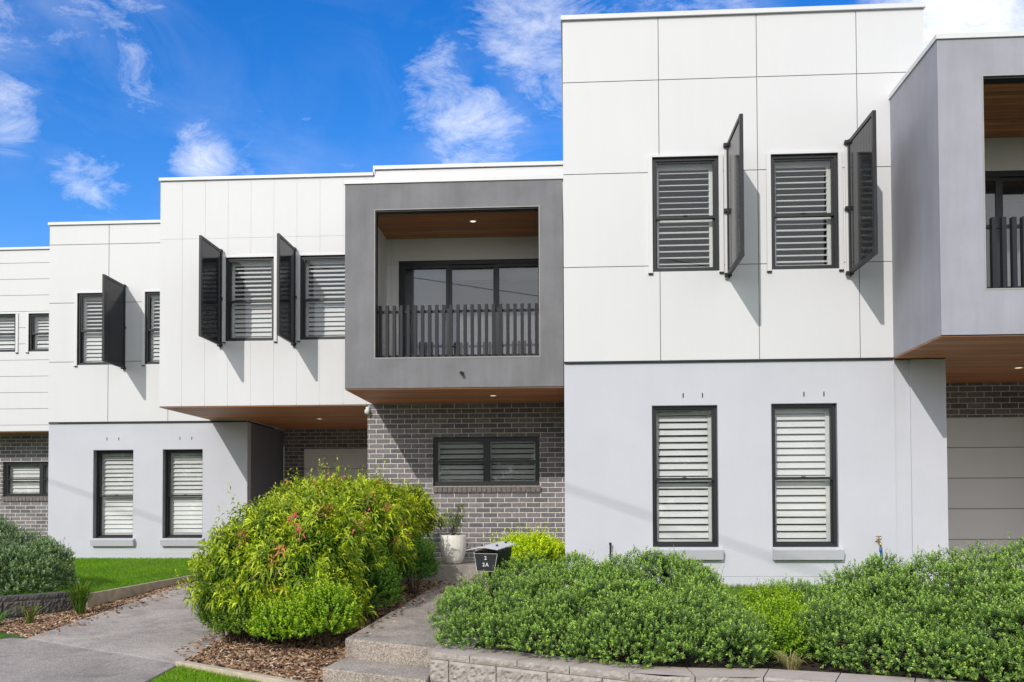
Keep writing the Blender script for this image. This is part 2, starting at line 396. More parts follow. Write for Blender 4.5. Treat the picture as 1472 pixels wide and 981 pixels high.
def garage_door(parent, x0, x1, z0, z1, y):
    p = part(parent, 'garage_door', ((x0 + x1) / 2, y, z0)); z = z1; k = 0
    b = MB()
    while z > z0:
        b.box(x0, x1, y, y + .05, max(z0, z - .445 + .014), z); b.box(x0, x1, y + .012, y + .05, max(z0, z - .445) - .001, max(z0, z - .445 + .015), 1); z -= .445
    sub(b, 'door_panel', ['door_cream', 'kerb'], p)

# ================================================================== HOUSE RIGHT (white panels, two shutters, balcony box)
hD = thing('townhouse', (2.2, YT, -1.0), 'nearest, tallest townhouse, square white panels above pale grey wall, with two open black shutters', 'townhouse', 'row of attached townhouses')
wins = [(1.044, 1.858, 2.907, 4.332), (2.489, 3.302, 2.907, 4.328)]
b = MB(); xr = 4.353; zb = 1.808
facade(b, -.054, xr, zb, 6.085, YT, wins, [1.1334, 2.3361, 3.5442], [5.305, 4.147, 2.981])
b.box(-.054, -.04, YT + .17, 20, zb, 6.085); b.box(xr - .02, xr, YT + .17, 20, zb, 6.085); b.box(-.04, xr - .02, 19.9, 20, zb, 6.085)
b.build('upper_wall', ['white_panel', 'joint'], hD)
plain(hD, 'parapet_capping', 'white_trim', [(-.074, xr + .02, YT - .035, YT + .2, 6.09, 6.145), (-.074, .06, YT + .2, 20.02, 6.09, 6.145), (xr - .1, xr + .02, YT + .2, 20.02, 6.09, 6.145)])
plain(hD, 'roof', 'roof_sheet', [(-.03, xr - .03, YT + .17, 19.89, 5.6, 5.7)])
plain(hD, 'shadow_line_strip', 'charcoal', [(-.05, 3.93, YT + .001, YT + .03, zb - .022, zb - .003)])  # dark strip painting the shadow line under the proud cladding
for i, (x0, x1, z0, z1) in enumerate(wins):
    w = upper_window(hD, x0, x1, z0, z1, YT, 22, 24); upper_trim(hD, x0, x1, z0, z1, YT)
lows = [(1.021, 1.826, -.493, 1.255), (2.472, 3.267, -.494, 1.264)]
yl = YT + .03
b = MB(); facade(b, -.054, 3.955, -1.3, zb - .024, yl, lows, [], [-.855], gap=.008, jd=.006, mi=0, mj=0)
facade(b, 4.145, 4.564, -1.3, zb - .024, yl, [], [], [-.855], gap=.008, jd=.006, mi=0, mj=0); b.box(3.955, 4.145, yl + .028, yl + .15, -1.3, zb - .024)  # recessed band imitates a strip of reflected light on the flat wall
b.box(4.40, 4.564, yl + .17, 13.9, -1.3, zb - .024); b.box(-.054, -.04, yl + .17, 20, -1.3, zb - .024)
b.build('lower_wall', ['grey_render', 'joint'], hD)
for x0, x1, z0, z1 in lows:
    w = part(hD, 'sash_window', ((x0 + x1) / 2, yl, z0)); sash_window_children(w, x0, x1, z0, z1, yl + .055, 57, 60, .087, .082); sill(w, x0, x1, z0, yl); lining(w, x0, x1, z0, z1, yl, .054)
hooks(hD, (1.407, 1.643, 2.87, 3.11), 1.372, yl)
plain(hD, 'inner_wall', 'interior', [(.0, 4.3, 14.0, 14.1, -1.0, 5.6), (0, 4.3, YT + .4, 14, 1.6, 1.75), (0, 4.3, YT + .4, 14, -1.05, -1.0)])
open_shutter(hD, 1.969, YT, 2.832, 4.455, -1, ang=90)
open_shutter(hD, 3.428, YT, 2.825, 4.45, -1, ang=91)
for hx in (1.955, 3.414):
    plain(hD, 'hinge_post', 'white_trim', [(hx - .03, hx + .0, YT - .03, YT + .0, 2.80, 4.42)])

def balcony_box(parent, x0, x1, yf, yb, z0, z1, op, mat, yin, ceil, door, left_cream=True, front_thick=.14):
    ox0, ox1, oz0, oz1 = op
    b = MB(); facade(b, x0, x1, z0, z1, yf, [op], thick=front_thick)
    b.box(x0, x0 + .28, yf + front_thick, yb, z0, z1); b.box(x1 - .2, x1, yf + front_thick, yb, z0, z1)
    b.box(x0 + .28, x1 - .2, yf + front_thick, yb, z1 - .08, z1); b.box(x0 + .28, x1 - .2, yf + front_thick, yb, z0, z0 + .03)
    b.build('balcony_surround', [mat, 'joint'], parent)
    b = MB(); w = .014                                    # light bead round the opening
    ring(b, ox0 - w, ox1 + w, oz0 - w, oz1 + w, yf - .004, yf + .012, w); b.build('opening_bead', 'kerb', parent)
    b = MB(); ring(b, ox0, ox1, oz0, oz1, yf + .014, yf + front_thick + .01, .012, wt=.02, wb=.01); b.build('opening_reveal', 'charcoal', parent)
    plain(parent, 'box_capping', 'white_trim', [(x0 - .015, x1 + .015, yf - .02, yf + .12, z1 + .003, z1 + .055), (x0 - .015, x0 + .1, yf + .12, yb, z1 + .003, z1 + .055)])
    soffit(parent, x0 + .28, x1 - .2, yf + front_thick, yin, ceil, name='balcony_ceiling')
    plain(parent, 'balcony_floor', 'porch_concrete', [(x0 + .28, x1 - .2, yf + front_thick, yin, oz0 - .22, oz0 - .12)])
    dx0, dx1, dz1 = door; fl = oz0 - .12
    b = MB()
    facade(b, x0 + .28, x1 - .2, fl, ceil, yin, [(dx0, dx1, fl, dz1)], [dx0 - .12, ], [(fl + 1.0, x0 + .28, dx0), (fl + 1.95, x0 + .28, dx0)], gap=.006, jd=.005, thick=.12)
    xl = x0 + .282
    for za, zc in ((fl, fl + .6), (fl + .605, fl + 1.2), (fl + 1.205, fl + 1.8), (fl + 1.805, ceil)): b.box(xl, xl + .012, yf + front_thick + .001, yin - .001, za, zc)
    b.build('balcony_lining', ['cream_lining', 'seam'], parent)
    b = MB(); ring(b, dx0 - .05, dx1 + .05, fl - .2, dz1 + .05, yin - .02, yin - .001, .05); b.build('door_trim', 'cream_lining', parent)
    p = part(parent, 'sliding_door', ((dx0 + dx1) / 2, yin, fl))
    b = MB(); ring(b, dx0, dx1, fl, dz1, yin - .005, yin + .10, .05, wt=.07); n = 3; pw = (dx1 - dx0 - .1) / n
    for k in range(n):
        a = dx0 + .05 + k * pw; ring(b, a, a + pw, fl + .05, dz1 - .07, yin + .01 + .03 * (k % 2), yin + .04 + .03 * (k % 2), .05)
    sub(b, 'door_frame', 'dark_window_frame', p)
    b = MB()
    for k in range(n):
        a = dx0 + .05 + k * pw; b.box(a + .05, a + pw - .05, yin + .022 + .03 * (k % 2), yin + .028 + .03 * (k % 2), fl + .1, dz1 - .12)
    sub(b, 'pane', 'door_glass', p)
    b = MB(); a = dx0 + .05 + pw
    b.box(a + .03, dx1 - .06, yin + .16, yin + .163, fl + .12, dz1 - .36); b.tube([(a + .03, yin + .165, dz1 - .33), (dx1 - .06, yin + .165, dz1 - .33)], .03, 10)
    sub(b, 'roller_blind', 'blind_grey', p)
    plain(parent, 'room_back', 'cream_lining', [(dx0 - .3, dx1 + .3, yin + 2.8, yin + 2.9, fl - .1, ceil), (dx0 - .3, dx1 + .3, yin + .13, yin + 2.8, fl - .12, fl - .1), (dx0 - .3, dx0 - .25, yin + .13, yin + 2.8, fl, ceil), (dx1 + .25, dx1 + .3, yin + .13, yin + 2.8, fl, ceil), (dx0 - .3, dx1 + .3, yin + .13, yin + 2.8, ceil, ceil + .05)])
    r = part(parent, 'balustrade', (ox0, yf + .1, oz0))
    b = MB(); ry = yf + front_thick + .06
    b.box(ox0 - .12, ox1 + .05, ry, ry + .035, oz0 + .70, oz0 + .735); b.box(ox0 - .12, ox1 + .05, ry, ry + .035, oz0 + .03, oz0 + .065)
    sub(b, 'rail', 'charcoal', r)
    x = ox0 + .02; me = None
    while x < ox1 - .02:
        b = MB(); b.box(x, x + .046, ry - .065, ry - .0, oz0 - .10, oz0 + .80); 
        sub(b, 'baluster', 'baluster_grey', r); x += .106
    plain(parent, 'balcony_hob', mat, [(x0 + .28, x1 - .2, yf + front_thick, yf + front_thick + .05, z0 + .03, oz0 - .12)])

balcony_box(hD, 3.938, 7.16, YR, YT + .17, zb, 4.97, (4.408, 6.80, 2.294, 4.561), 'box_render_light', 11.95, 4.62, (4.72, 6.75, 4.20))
plain(hD, 'front_wall', 'white_panel', [(4.36, 7.16, YT + .42, YT + .5, 4.75, 5.45), (7.0, 7.16, YT + .17, 14.2, zb, 5.4), (4.36, 7.16, 14.1, 14.2, zb, 5.4)])
soffit(hD, 3.94, 7.16, YR + .01, YT - .002, zb - .017); soffit(hD, 4.566, 7.16, YT + .001, 13.9, zb - .017)
b = MB(); facade(b, 4.564, 7.16, -1.3, zb - .02, 13.9, [(4.9, 7.1, -1.3, 1.29)], thick=.2); b.build('garage_wall', ['brick', 'brick'], hD)
plain(hD, 'lintel', 'charcoal', [(4.9, 7.1, 13.905, 14.0, 1.29, 1.315)])
garage_door(hD, 4.9, 7.1, -1.10, 1.288, 13.93)
plain(hD, 'garage_side_wall', 'brick', [(7.16, 7.36, 11.6, 14.2, -1.3, zb - .02)])
downlight(hD, 5.80, 12.38, zb - .017)

# ================================================================== CENTRAL HOUSE
hC = thing('townhouse', (-2.5, YB, -1.0), 'middle townhouse, dark grey balcony surround above a brick wall with one wide window', 'townhouse', 'row of attached townhouses')
zb = 1.745; x0b = -6.964; xe = -.06
wB = [(-5.813, -4.976, 2.845, 4.272), (-4.525, -3.70, 2.85, 4.28)]
b = MB(); vj = [x0b + .39 + .398 * k for k in range(1, 9)]
facade(b, x0b, -3.262, zb, 5.61, YB, wB, [(-6.177 + .3975 * k, zb, 4.607) for k in range(-1, 8)] + [(-6.177 + .3975 * k, 4.613, 5.61) for k in range(-1, 8)], [4.61], gap=.0045, jd=.004)
b.box(-3.262, xe, YB, YB + .16, 1.76, 5.70); b.box(x0b, x0b + .02, YB + .17, 24, zb, 5.61); b.box(x0b, xe, 23.9, 24, zb, 5.6)
b.build('upper_wall', ['white_panel', 'seam'], hC)
plain(hC, 'parapet_capping', 'white_trim', [(x0b - .02, -3.262, YB - .035, YB + .2, 5.615, 5.665), (-3.275, xe, YB - .035, YB + .2, 5.715, 5.775), (-3.275, -3.25, YB - .035, YB + .2, 5.615, 5.714), (x0b - .02, x0b + .1, YB + .2, 24, 5.615, 5.665)])
plain(hC, 'fascia_board', 'white_trim', [(-3.255, xe, YB - .016, YB, 5.50, 5.64)])
plain(hC, 'roof', 'roof_sheet', [(x0b + .03, xe, YB + .17, 23.89, 5.3, 5.4)])
for x0, x1, z0, z1 in wB:
    upper_window(hC, x0, x1, z0, z1, YB, 38, 66); upper_trim(hC, x0, x1, z0, z1, YB)
open_shutter(hC, -5.882, YB, 2.76, 4.385, 1, ang=90); open_shutter(hC, -4.612, YB, 2.76, 4.39, 1, ang=90)
for hx in (-5.882, -4.612): plain(hC, 'hinge_post', 'white_trim', [(hx + .002, hx + .03, YB - .03, YB, 2.73, 4.36)])
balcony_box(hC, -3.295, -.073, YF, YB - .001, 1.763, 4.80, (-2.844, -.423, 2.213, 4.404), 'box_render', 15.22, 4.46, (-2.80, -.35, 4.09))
soffit(hC, -3.293, -.075, YF + .01, YB + .018, 1.746)
plain(hC, 'room_wall', 'interior', [(x0b + .1, -3.3, 17.2, 17.25, 1.8, 5.3), (x0b + .1, -3.3, YB + .4, 17.2, 1.9, 1.95), (-2.6, -.2, 17.0, 17.05, -1.0, 1.7)])
xb0 = -3.38; ybw = YB + .02
b = MB(); facade(b, xb0, xe, -1.4, 1.742, ybw, [(-2.273, -.494, .30, 1.183)], thick=.22)
b.box(xb0, xb0 + .2, ybw + .22, 20.05, -1.4, 1.742); b.build('brick_wall', ['brick', 'brick'], hC)
w = part(hC, 'double_window', (-1.38, ybw, .38)); before = set(C.objects)
awning_pair(None, -2.27, -.497, .375, 1.178, ybw + .07, 52, -1.375)
for o in set(C.objects) - before: o.parent = w; o.matrix_parent_inverse = Matrix.Translation(-Vector(w.location))
b = MB(); n = 22; x = -2.27; pw = (1.80) / n
b.box(-2.27, -.48, ybw - .015, ybw + .12, .275, .36, 1)
for k in range(n):
    xx = x + k * pw; b.hexa([(xx + .005, ybw - .045, .262), (xx + pw - .005, ybw - .045, .262), (xx + pw - .005, ybw + .08, .28), (xx + .005, ybw + .08, .28),
                           (xx + .005, ybw - .055, .345), (xx + pw - .005, ybw - .055, .345), (xx + pw - .005, ybw + .09, .376), (xx + .005, ybw + .09, .376)])
b.build('brick_sill', ['brick_plain', 'mortar'], hC)
# garage recess
soffit(hC, x0b, xb0 - .001, YB + .001, YL - .001, zb - .018); soffit(hC, -6.226, xb0 - .001, YL, 20.05, zb - .018)
soffit(hC, -6.964, -6.23, YL - .0005, YL + .02, zb - .018, name='soffit_edge')
b = MB(); facade(b, -6.228, xb0, -1.2, zb - .02, 20.05, [(-5.8, -3.42, -1.2, 1.305)], thick=.2); b.build('garage_wall', ['brick', 'brick'], hC)
garage_door(hC, -5.8, -3.42, -.82, 1.303, 20.12)
downlight(hC, -4.78, 17.62, zb - .018); downlight(hC, -1.17, 14.38, 1.746); downlight(hC, -1.47, 14.32, 4.46)
b = MB(); b.tube([(-1.559, YF + .01, 1.975), (-1.559, YF - .09, 1.965)], .024, 12); b.lathe([(.04, 0), (.04, .005)], (-1.559, YF - .002, 1.975), 4)
b.build('overflow_spout', 'charcoal', hC)
b = MB(); b.box(-3.40, -3.34, YB - .02, YB + .02, 1.63, 1.70); b.lathe([(.02, -.07), (.045, -.04), (.045, .0), (.02, .02)], (-3.37, YB - .05, 1.64), 16); b.build('security_sensor', 'white_trim', hC, smooth=True)

# ================================================================== LEFT HOUSE (square panels)
hB = thing('townhouse', (-8.2, YL, -1.0), 'townhouse with square white panels over pale grey wall beside the small lawn, one open shutter', 'townhouse', 'row of attached townhouses')
xl, xr = -10.2135, -6.228; zb = 1.712
wl = [(-9.631, -8.80, 2.83, 4.247), (-8.267, -7.44, 2.83, 4.25)]
b = MB(); facade(b, xl, xr, zb, 5.60, YL, wl, [-9.006, -7.80, -6.60], [5.214, 4.058, 2.892], gap=.012)
b.box(xl, xl + .02, YL + .17, 25, zb, 5.6); b.box(xr - .02, xr, YL + .17, 25, zb, 5.6); b.box(xl, xr, 24.9, 25, zb, 5.6)
b.build('upper_wall', ['white_panel', 'joint'], hB)
plain(hB, 'parapet_capping', 'white_trim', [(xl - .02, xr + .0, YL - .035, YL + .2, 5.605, 5.66), (xl - .02, xl + .1, YL + .2, 25, 5.605, 5.66)])
plain(hB, 'roof', 'roof_sheet', [(xl + .03, xr - .03, YL + .17, 24.8, 5.3, 5.4)])
plain(hB, 'shadow_line_strip', 'charcoal', [(xl + .01, xr - .01, YL + .001, YL + .03, zb - .03, zb - .003)])  # painted shadow line where the panels overhang the lower wall
for q in wl: upper_window(hB, *q, YL, 30, 62); upper_trim(hB, *q, YL)
open_shutter(hB, -8.662, YL, 2.742, 4.372, -1, ang=92)
plain(hB, 'hinge_post', 'white_trim', [(-8.69, -8.664, YL - .03, YL, 2.73, 4.35)])
yl = YL + .03; ll = [(-9.308, -8.498, -.57, 1.16), (-7.912, -7.113, -.57, 1.163)]
b = MB(); facade(b, xl, xr, -1.3, zb - .032, yl, ll, [], [-.88], gap=.008, jd=.006, thick=.2, mj=0)
b.box(xl, xl + .02, yl + .2, 25, -1.3, zb - .032)
b.build('lower_wall', ['grey_render', 'joint'], hB)
plain(hB, 'side_return_wall', 'shaded_render', [(xr - .16, xr - .001, yl + .2, 20.05, -1.3, zb - .032)])  # same grey wall as the front, its shade put into the colour
for x0, x1, z0, z1 in ll:
    w = part(hB, 'sash_window', ((x0 + x1) / 2, yl, z0)); sash_window_children(w, x0, x1, z0, z1, yl + .13, 56, 72, .087, .084); sill(w, x0, x1, z0, yl); lining(w, x0, x1, z0, z1, yl, .129)
hooks(hB, (-9.033, -8.795, -7.569, -7.333), 1.372, yl)
plain(hB, 'inner_wall', 'interior', [(xl + .1, xr - .2, 19.9, 20.0, -1.0, 5.3), (xl + .1, xr - .2, YL + .4, 19.9, 1.5, 1.55), (xl + .1, xr - .2, YL + .4, 19.9, -1.05, -1.0)])

# ================================================================== FARTHEST HOUSE (weatherboards over brick)
hA = thing('townhouse', (-12.5, YA, -1.0), 'farthest townhouse at the left edge, long white boards over brick with small dark windows', 'townhouse', 'row of attached townhouses')
xa0, xa1 = -16.4, -10.235
wa = [(-12.75, -11.93, 3.41, 4.235), (-11.645, -10.85, 3.41, 4.235)]
b = MB(); facade(b, xa0, xa1, 1.69, 5.62, YA, wa, [], [5.62 - .352 * k - .28 for k in range(0, 11)], gap=.010, jd=.007)
b.box(xa0, xa0 + .02, YA + .17, 27, 1.69, 5.6); b.box(xa0, xa1, 26.9, 27, 1.69, 5.6); b.box(xa1 - .02, xa1, YA + .17, 27, 1.69, 5.6)
b.build('upper_wall', ['white_panel', 'joint'], hA)
plain(hA, 'parapet_capping', 'white_trim', [(xa0 - .02, xa1, YA - .035, YA + .2, 5.63, 5.68)])
plain(hA, 'roof', 'roof_sheet', [(xa0 + .03, xa1 - .03, YA + .17, 26.8, 5.3, 5.4)])
for q in wa: upper_window(hA, *q, YA, 50, 66); upper_trim(hA, *q, YA)
soffit(hA, xa0, xa1, YA + .001, YA + .82, 1.672)
b = MB(); ybA = YA + .8; facade(b, xa0, xa1, -1.3, 1.67, ybA, [(-12.70, -11.0, .22, 1.07)], thick=.22); b.build('brick_wall', ['brick', 'brick'], hA)
w = part(hA, 'double_window', (-11.9, ybA, .3)); before = set(C.objects)
awning_pair(None, -12.698, -11.002, .295, 1.066, ybA + .06, 66, -11.83)
for o in set(C.objects) - before: o.parent = w; o.matrix_parent_inverse = Matrix.Translation(-Vector(w.location))
b = MB(); b.box(-12.698, -11.0, ybA - .01, ybA + .1, .20, .28, 1)
for k in range(21):
    xx = -12.698 + k * .081; b.hexa([(xx + .005, ybA - .05, .19), (xx + .076, ybA - .05, .19), (xx + .076, ybA + .06, .2), (xx + .005, ybA + .06, .2), (xx + .005, ybA - .055, .27), (xx + .076, ybA - .055, .27), (xx + .076, ybA + .06, .294), (xx + .005, ybA + .06, .294)])
b.build('brick_sill', ['brick_plain', 'mortar'], hA)
plain(hA, 'inner_wall', 'interior', [(xa0 + .1, xa1 - .1, 21.8, 21.9, -1, 5.3), (xa0 + .1, xa1 - .1, 20.5, 21.8, 1.7, 1.75)])

# ================================================================== GROUND
def gz(y): return -1.45 + .06 * (min(max(y, -15), 22) - 8.8)
U = Vector((.857, -.515)); NN = Vector((-.515, -.857)); L0 = Vector((-3.68, 8.66))
def us(u, s): p = L0 + U * u + NN * s; return (p.x, p.y)
def sheet(name, zf, xr_, yr_, mat, n=60):
    b = MB(); xs = [xr_[0], xr_[1]]; ys = sorted(set([yr_[0], -15, 22, yr_[1]] + [yr_[0] + (yr_[1] - yr_[0]) * k / n for k in range(n + 1)]))
    for y0, y1 in zip(ys, ys[1:]):
        b.face([(xs[0], y0, zf(y0)), (xs[1], y0, zf(y0)), (xs[1], y1, zf(y1)), (xs[0], y1, zf(y1))])
    return struct(b.build(name, mat))
sheet('ground', lambda y: gz(y) - .30, (-400, 400), (-400, 400), 'turf', 20)
def strip(name, u0, u1, s0, s1, dz, thick, mat, n=40):
    b = MB(); 
    for k in range(n):
        a, c = u0 + (u1 - u0) * k / n, u0 + (u1 - u0) * (k + 1) / n
        p = [us(a, s1), us(c, s1), us(c, s0), us(a, s0)]
        if thick: b.prism(p, lambda x, y: gz(y) + dz, lambda x, y: gz(y) + dz - thick)
        else: b.face([(x, y, gz(y) + dz) for x, y in p])
    return struct(b.build(name, mat))
strip('verge', -26, 26, .06, 5.85, -.020, 0, 'turf')
strip('kerb', -26, 26, 5.85, 6.0, -.01, .3, 'kerb')
strip('road', -26, 26, 6.0, 14.0, -.14, 0, 'road_asphalt')
# driveway above the joint, crossover below it
def dz(x, y): return gz(y)
jl, jr = (-5.86, 9.80), (-3.70, 8.67)
b = MB(); P = [jr, (-3.715, 10.5), (-3.72, 13.0), (-3.42, 14.6), (-3.40, 20.1), (-6.22, 20.1), (-6.22, 17.7), (-5.84, 14.6), (-5.86, 12.0), jl]
b.prism(P, dz, lambda x, y: gz(y) - .15); struct(b.build('driveway', 'drive_concrete', bevel=.008))
q = .02
b = MB(); P = [(jr[0], jr[1] - q), (jl[0] - .0, jl[1] - q), (-6.12, 9.86), (-6.9, 9.35), (-8.6, 8.6), (-9.3, 5.9), us(2.6, 5.85), (-3.70, 7.9)]
P = [(jr[0], jr[1] - q), (jl[0], jl[1] - q), (-6.05, 9.84), (-7.0, 9.0), (-8.2, 7.0), us(-2.4, 5.84), us(2.9, 5.84), (-3.70, 7.0)]
b.prism(P, lambda x, y: gz(y) - .006, lambda x, y: gz(y) - .15); struct(b.build('driveway_crossover', 'crossover_concrete', bevel=.006))
b = MB(); b.prism([jr, jl, (jl[0], jl[1] - q), (jr[0], jr[1] - q)], lambda x, y: gz(y) - .006 + .003, lambda x, y: gz(y) - .1); struct(b.build('driveway_joint', 'kerb'))
b = MB(); b.prism([(4.95, 4.2), (7.2, 2.9), (7.2, 13.95), (4.95, 13.95)], lambda x, y: -1.19 + (y - 7) * .018, lambda x, y: -1.9); struct(b.build('driveway', 'drive_concrete'))
# mulch beds
def midz(x, y): return -1.47 + .075 * (y - 8.5)
b = MB(); b.face([(x, y, midz(x, y)) for x, y in [(-3.69, 8.70), (-2.10, 7.76), (-2.04, 8.5), (-1.86, 13.72), (-2.3, 15.4), (-3.36, 15.4), (-3.42, 14.6), (-3.71, 13)]]); struct(b.build('garden_bed', 'soil'))
def leftz(x, y): return gz(y) - .03
b = MB(); b.face([(x, y, leftz(x, y)) for x, y in [(-5.87, 9.83), (-5.85, 14.6), (-6.2, 17.6), (-6.3, 17.6), (-6.0, 14.6), (-6.35, 11.9), (-7.9, 10.9), (-6.5, 10.25)]]); struct(b.build('side_garden_bed', 'soil'))
# lawn left of the driveway
def lawnz(x, y): return -1.125 + (y - 11.7) * .026
b = MB(); b.prism([(-6.29, 11.75), (-5.97, 14.6), (-6.24, 17.72), (-10.3, 17.72), (-10.3, 20.2), (-17, 20.2), (-17, 12.5), (-8.2, 11.2), (-6.85, 11.1)], lawnz, lambda x, y: -1.6); struct(b.build('lawn', 'turf'))
def frontz(x, y): return -1.21 + (min(y, 11.6) - 7.4) * .055
b = MB(); b.prism([(-1.12, 7.6), (.66, 6.56), (1.2, 6.60), (1.6, 6.5), (3.0, 5.95), (4.94, 5.25), (4.94, 13.5), (4.57, 13.5), (4.57, 11.6), (-.06, 11.6), (-.06, 13.72), (-.9, 13.72), (-1.12, 11.5)], lambda x, y: -1.21 + (y - 7.4) * .04 if y < 12 else -1.06, lambda x, y: -1.8)
struct(b.build('front_garden', 'soil'))
b = MB(); b.prism([(.3, 9.2), (4.3, 8.8), (4.5, 11.58), (.3, 11.58)], lambda x, y: -1.13 + (y - 9) * .06, -1.5); struct(b.build('front_lawn', 'turf'))
# timber edging
e = MB()
def board(e, p, q, w, z0, z1, h):
    d = (Vector(q) - Vector(p)).normalized(); nrm = Vector((-d.y, d.x)) * w / 2; a, c = Vector(p), Vector(q)
    z = {0: z0, 1: z1}
    e.hexa([(a.x - nrm.x, a.y - nrm.y, z0 - h), (c.x - nrm.x, c.y - nrm.y, z1 - h), (c.x + nrm.x, c.y + nrm.y, z1 - h), (a.x + nrm.x, a.y + nrm.y, z0 - h),
            (a.x - nrm.x, a.y - nrm.y, z0), (c.x - nrm.x, c.y - nrm.y, z1), (c.x + nrm.x, c.y + nrm.y, z1), (a.x + nrm.x, a.y + nrm.y, z0)])
board(e, (-3.69, 8.65), (-2.12, 7.72), .09, -1.435, -1.475, .15); tag(e.build('garden_edging', 'timber_edge', bevel=.006), 'pale timber edging strip between the mulch under the big shrub and the verge grass', 'edging', 'garden edging boards')
e = MB(); board(e, (-5.90, 9.86), (-6.9, 10.42), .08, -1.42, -1.42, .15); tag(e.build('garden_edging', 'timber_edge', bevel=.006), 'short pale edging strip at far left end of the driveway joint', 'edging', 'garden edging boards')
e = MB(); board(e, (-6.27, 11.78), (-5.95, 14.6), .045, -1.10, -1.045, .25); board(e, (-5.95, 14.6), (-6.20, 17.6), .045, -1.045, -.95, .25)
tag(e.build('garden_edging', 'timber_edge', bevel=.004), 'thin timber board along the lawn beside the driveway', 'edging', 'garden edging boards')
# path and steps
b = MB()
def pathz(x, y): return -1.2 + max(0, y - 8.5) * .0275
pp = [(-2.07, 8.52), (-1.15, 7.96), (-1.10, 10.5), (-1.0, 13.74), (-1.84, 13.74), (-1.95, 11.)]
b.prism(pp, pathz, -1.7); struct(b.build('path', 'path_concrete', bevel=.012))
b = MB(); b.prism([(-2.12, 7.92), (-1.145, 7.40), (-1.15, 7.955), (-2.07, 8.515)], -1.37, -1.75)
struct(b.build('step', 'path_concrete', bevel=.012))
b = MB(); b.box(-3.3, -.06, 13.745, YB + .02, -1.4, -.845); tag(b.build('porch_slab', 'porch_concrete', bevel=.01), 'low grey concrete porch slab below the brick wall, holding the white pot', 'porch')

# block retaining walls
def retaining(front, ztop, courses, name, label, mats, capw=.33, bl=.465, caph=.06, ch=.195, seed=1, ret=None):
    rr = random.Random(seed); T = thing(name, (front[0][0], front[0][1], ztop - .5), label, 'retaining wall')
    pts = [Vector(p) for p in front]; seg = [(a, c, (c - a).length) for a, c in zip(pts, pts[1:])]; tot = sum(s[2] for s in seg)
    def at(s):
        for a, c, l in seg:
            if s <= l + 1e-9: return a + (c - a) * (s / l), (c - a).normalized()
            s -= l
        return pts[-1], (pts[-1] - pts[-2]).normalized()
    def rough(mb, s0, s1, z0, z1, back, topm, amp=.016):
        nx = max(3, int((s1 - s0) / .019)); nz = max(2, int((z1 - z0) / .019)); g = []
        for k in range(nz + 1):
            row = []
            for i in range(nx + 1):
                s = s0 + (s1 - s0) * i / nx; p, d = at(min(s, tot)); n = Vector((d.y, -d.x)) if True else None
                edge = (i in (0, nx)) or (k in (0, nz)); o = rr.uniform(-.002, .002) if edge else rr.uniform(0, amp)
                row.append((p.x + n.x * o, p.y + n.y * o, z0 + (z1 - z0) * k / nz))
            g.append(row)
        for k in range(nz):
            for i in range(nx): mb.face([g[k][i], g[k][i + 1], g[k + 1][i + 1], g[k + 1][i]], 0)
        (p0, d0), (p1, d1) = at(s0), at(min(s1, tot)); n0 = Vector((-d0.y, d0.x)); n1 = Vector((-d1.y, d1.x))
        b0, b1 = p0 + n0 * back, p1 + n1 * back
        mb.face([(p0.x, p0.y, z1), (p1.x, p1.y, z1), (b1.x, b1.y, z1), (b0.x, b0.y, z1)], 1)
        for P_, B_ in ((p0, b0), (p1, b1)): mb.face([(P_.x, P_.y, z0), (B_.x, B_.y, z0), (B_.x, B_.y, z1), (P_.x, P_.y, z1)], 0)
        mb.face([(b0.x, b0.y, z0), (b1.x, b1.y, z0), (b1.x, b1.y, z1), (b0.x, b0.y, z1)], 1)
    for c in range(courses):
        s = 0; first = True; z1 = ztop - caph - c * ch
        mb = MB(); 
        while s < tot - .05:
            l = (bl * (.42 if c % 2 == 0 else .8)) if first else bl; first = False; e_ = min(s + l, tot)
            rough(mb, s + .005, e_ - .005, z1 - ch + .005, z1 - .002, .25, 0, .021); s = e_
        mb.build('block_course', mats, T)
    s = 0; mb = MB(); first = True
    while s < tot - .05:
        l = (.40 if first else .47) + rr.uniform(-.02, .02); first = False; e_ = min(s + l, tot)
        rough(mb, s + .004, e_ - .004, ztop - caph + .002, ztop, capw, 1, .010); s = e_
    mb.build('capstone', mats, T)
    return T, at
retaining([(-1.14, 7.56), (.65, 6.50), (1.25, 6.52), (1.7, 6.38), (3.2, 5.8), (4.94, 5.1)], -1.165, 3, 'retaining_wall', 'rough faced sandy block retaining wall beside the steps, holding the dense green hedge', ['split_block', 'block_top'], capw=.36)
tR = MB(); tR.box(-1.136, -.80, 7.62, 8.40, -1.6, -1.167); tag(tR.build('end_block', ['block_top'], bevel=.012), 'flat sandy end block where the retaining wall meets the path', 'block')
retaining([(-8.3, 10.35), (-7.0, 10.75), (-6.6, 11.2), (-6.29, 11.72)], -1.06, 2, 'retaining_wall', 'low dark block retaining wall under the grey green shrub at left', ['dark_block', 'dark_block'], capw=.2, seed=5)

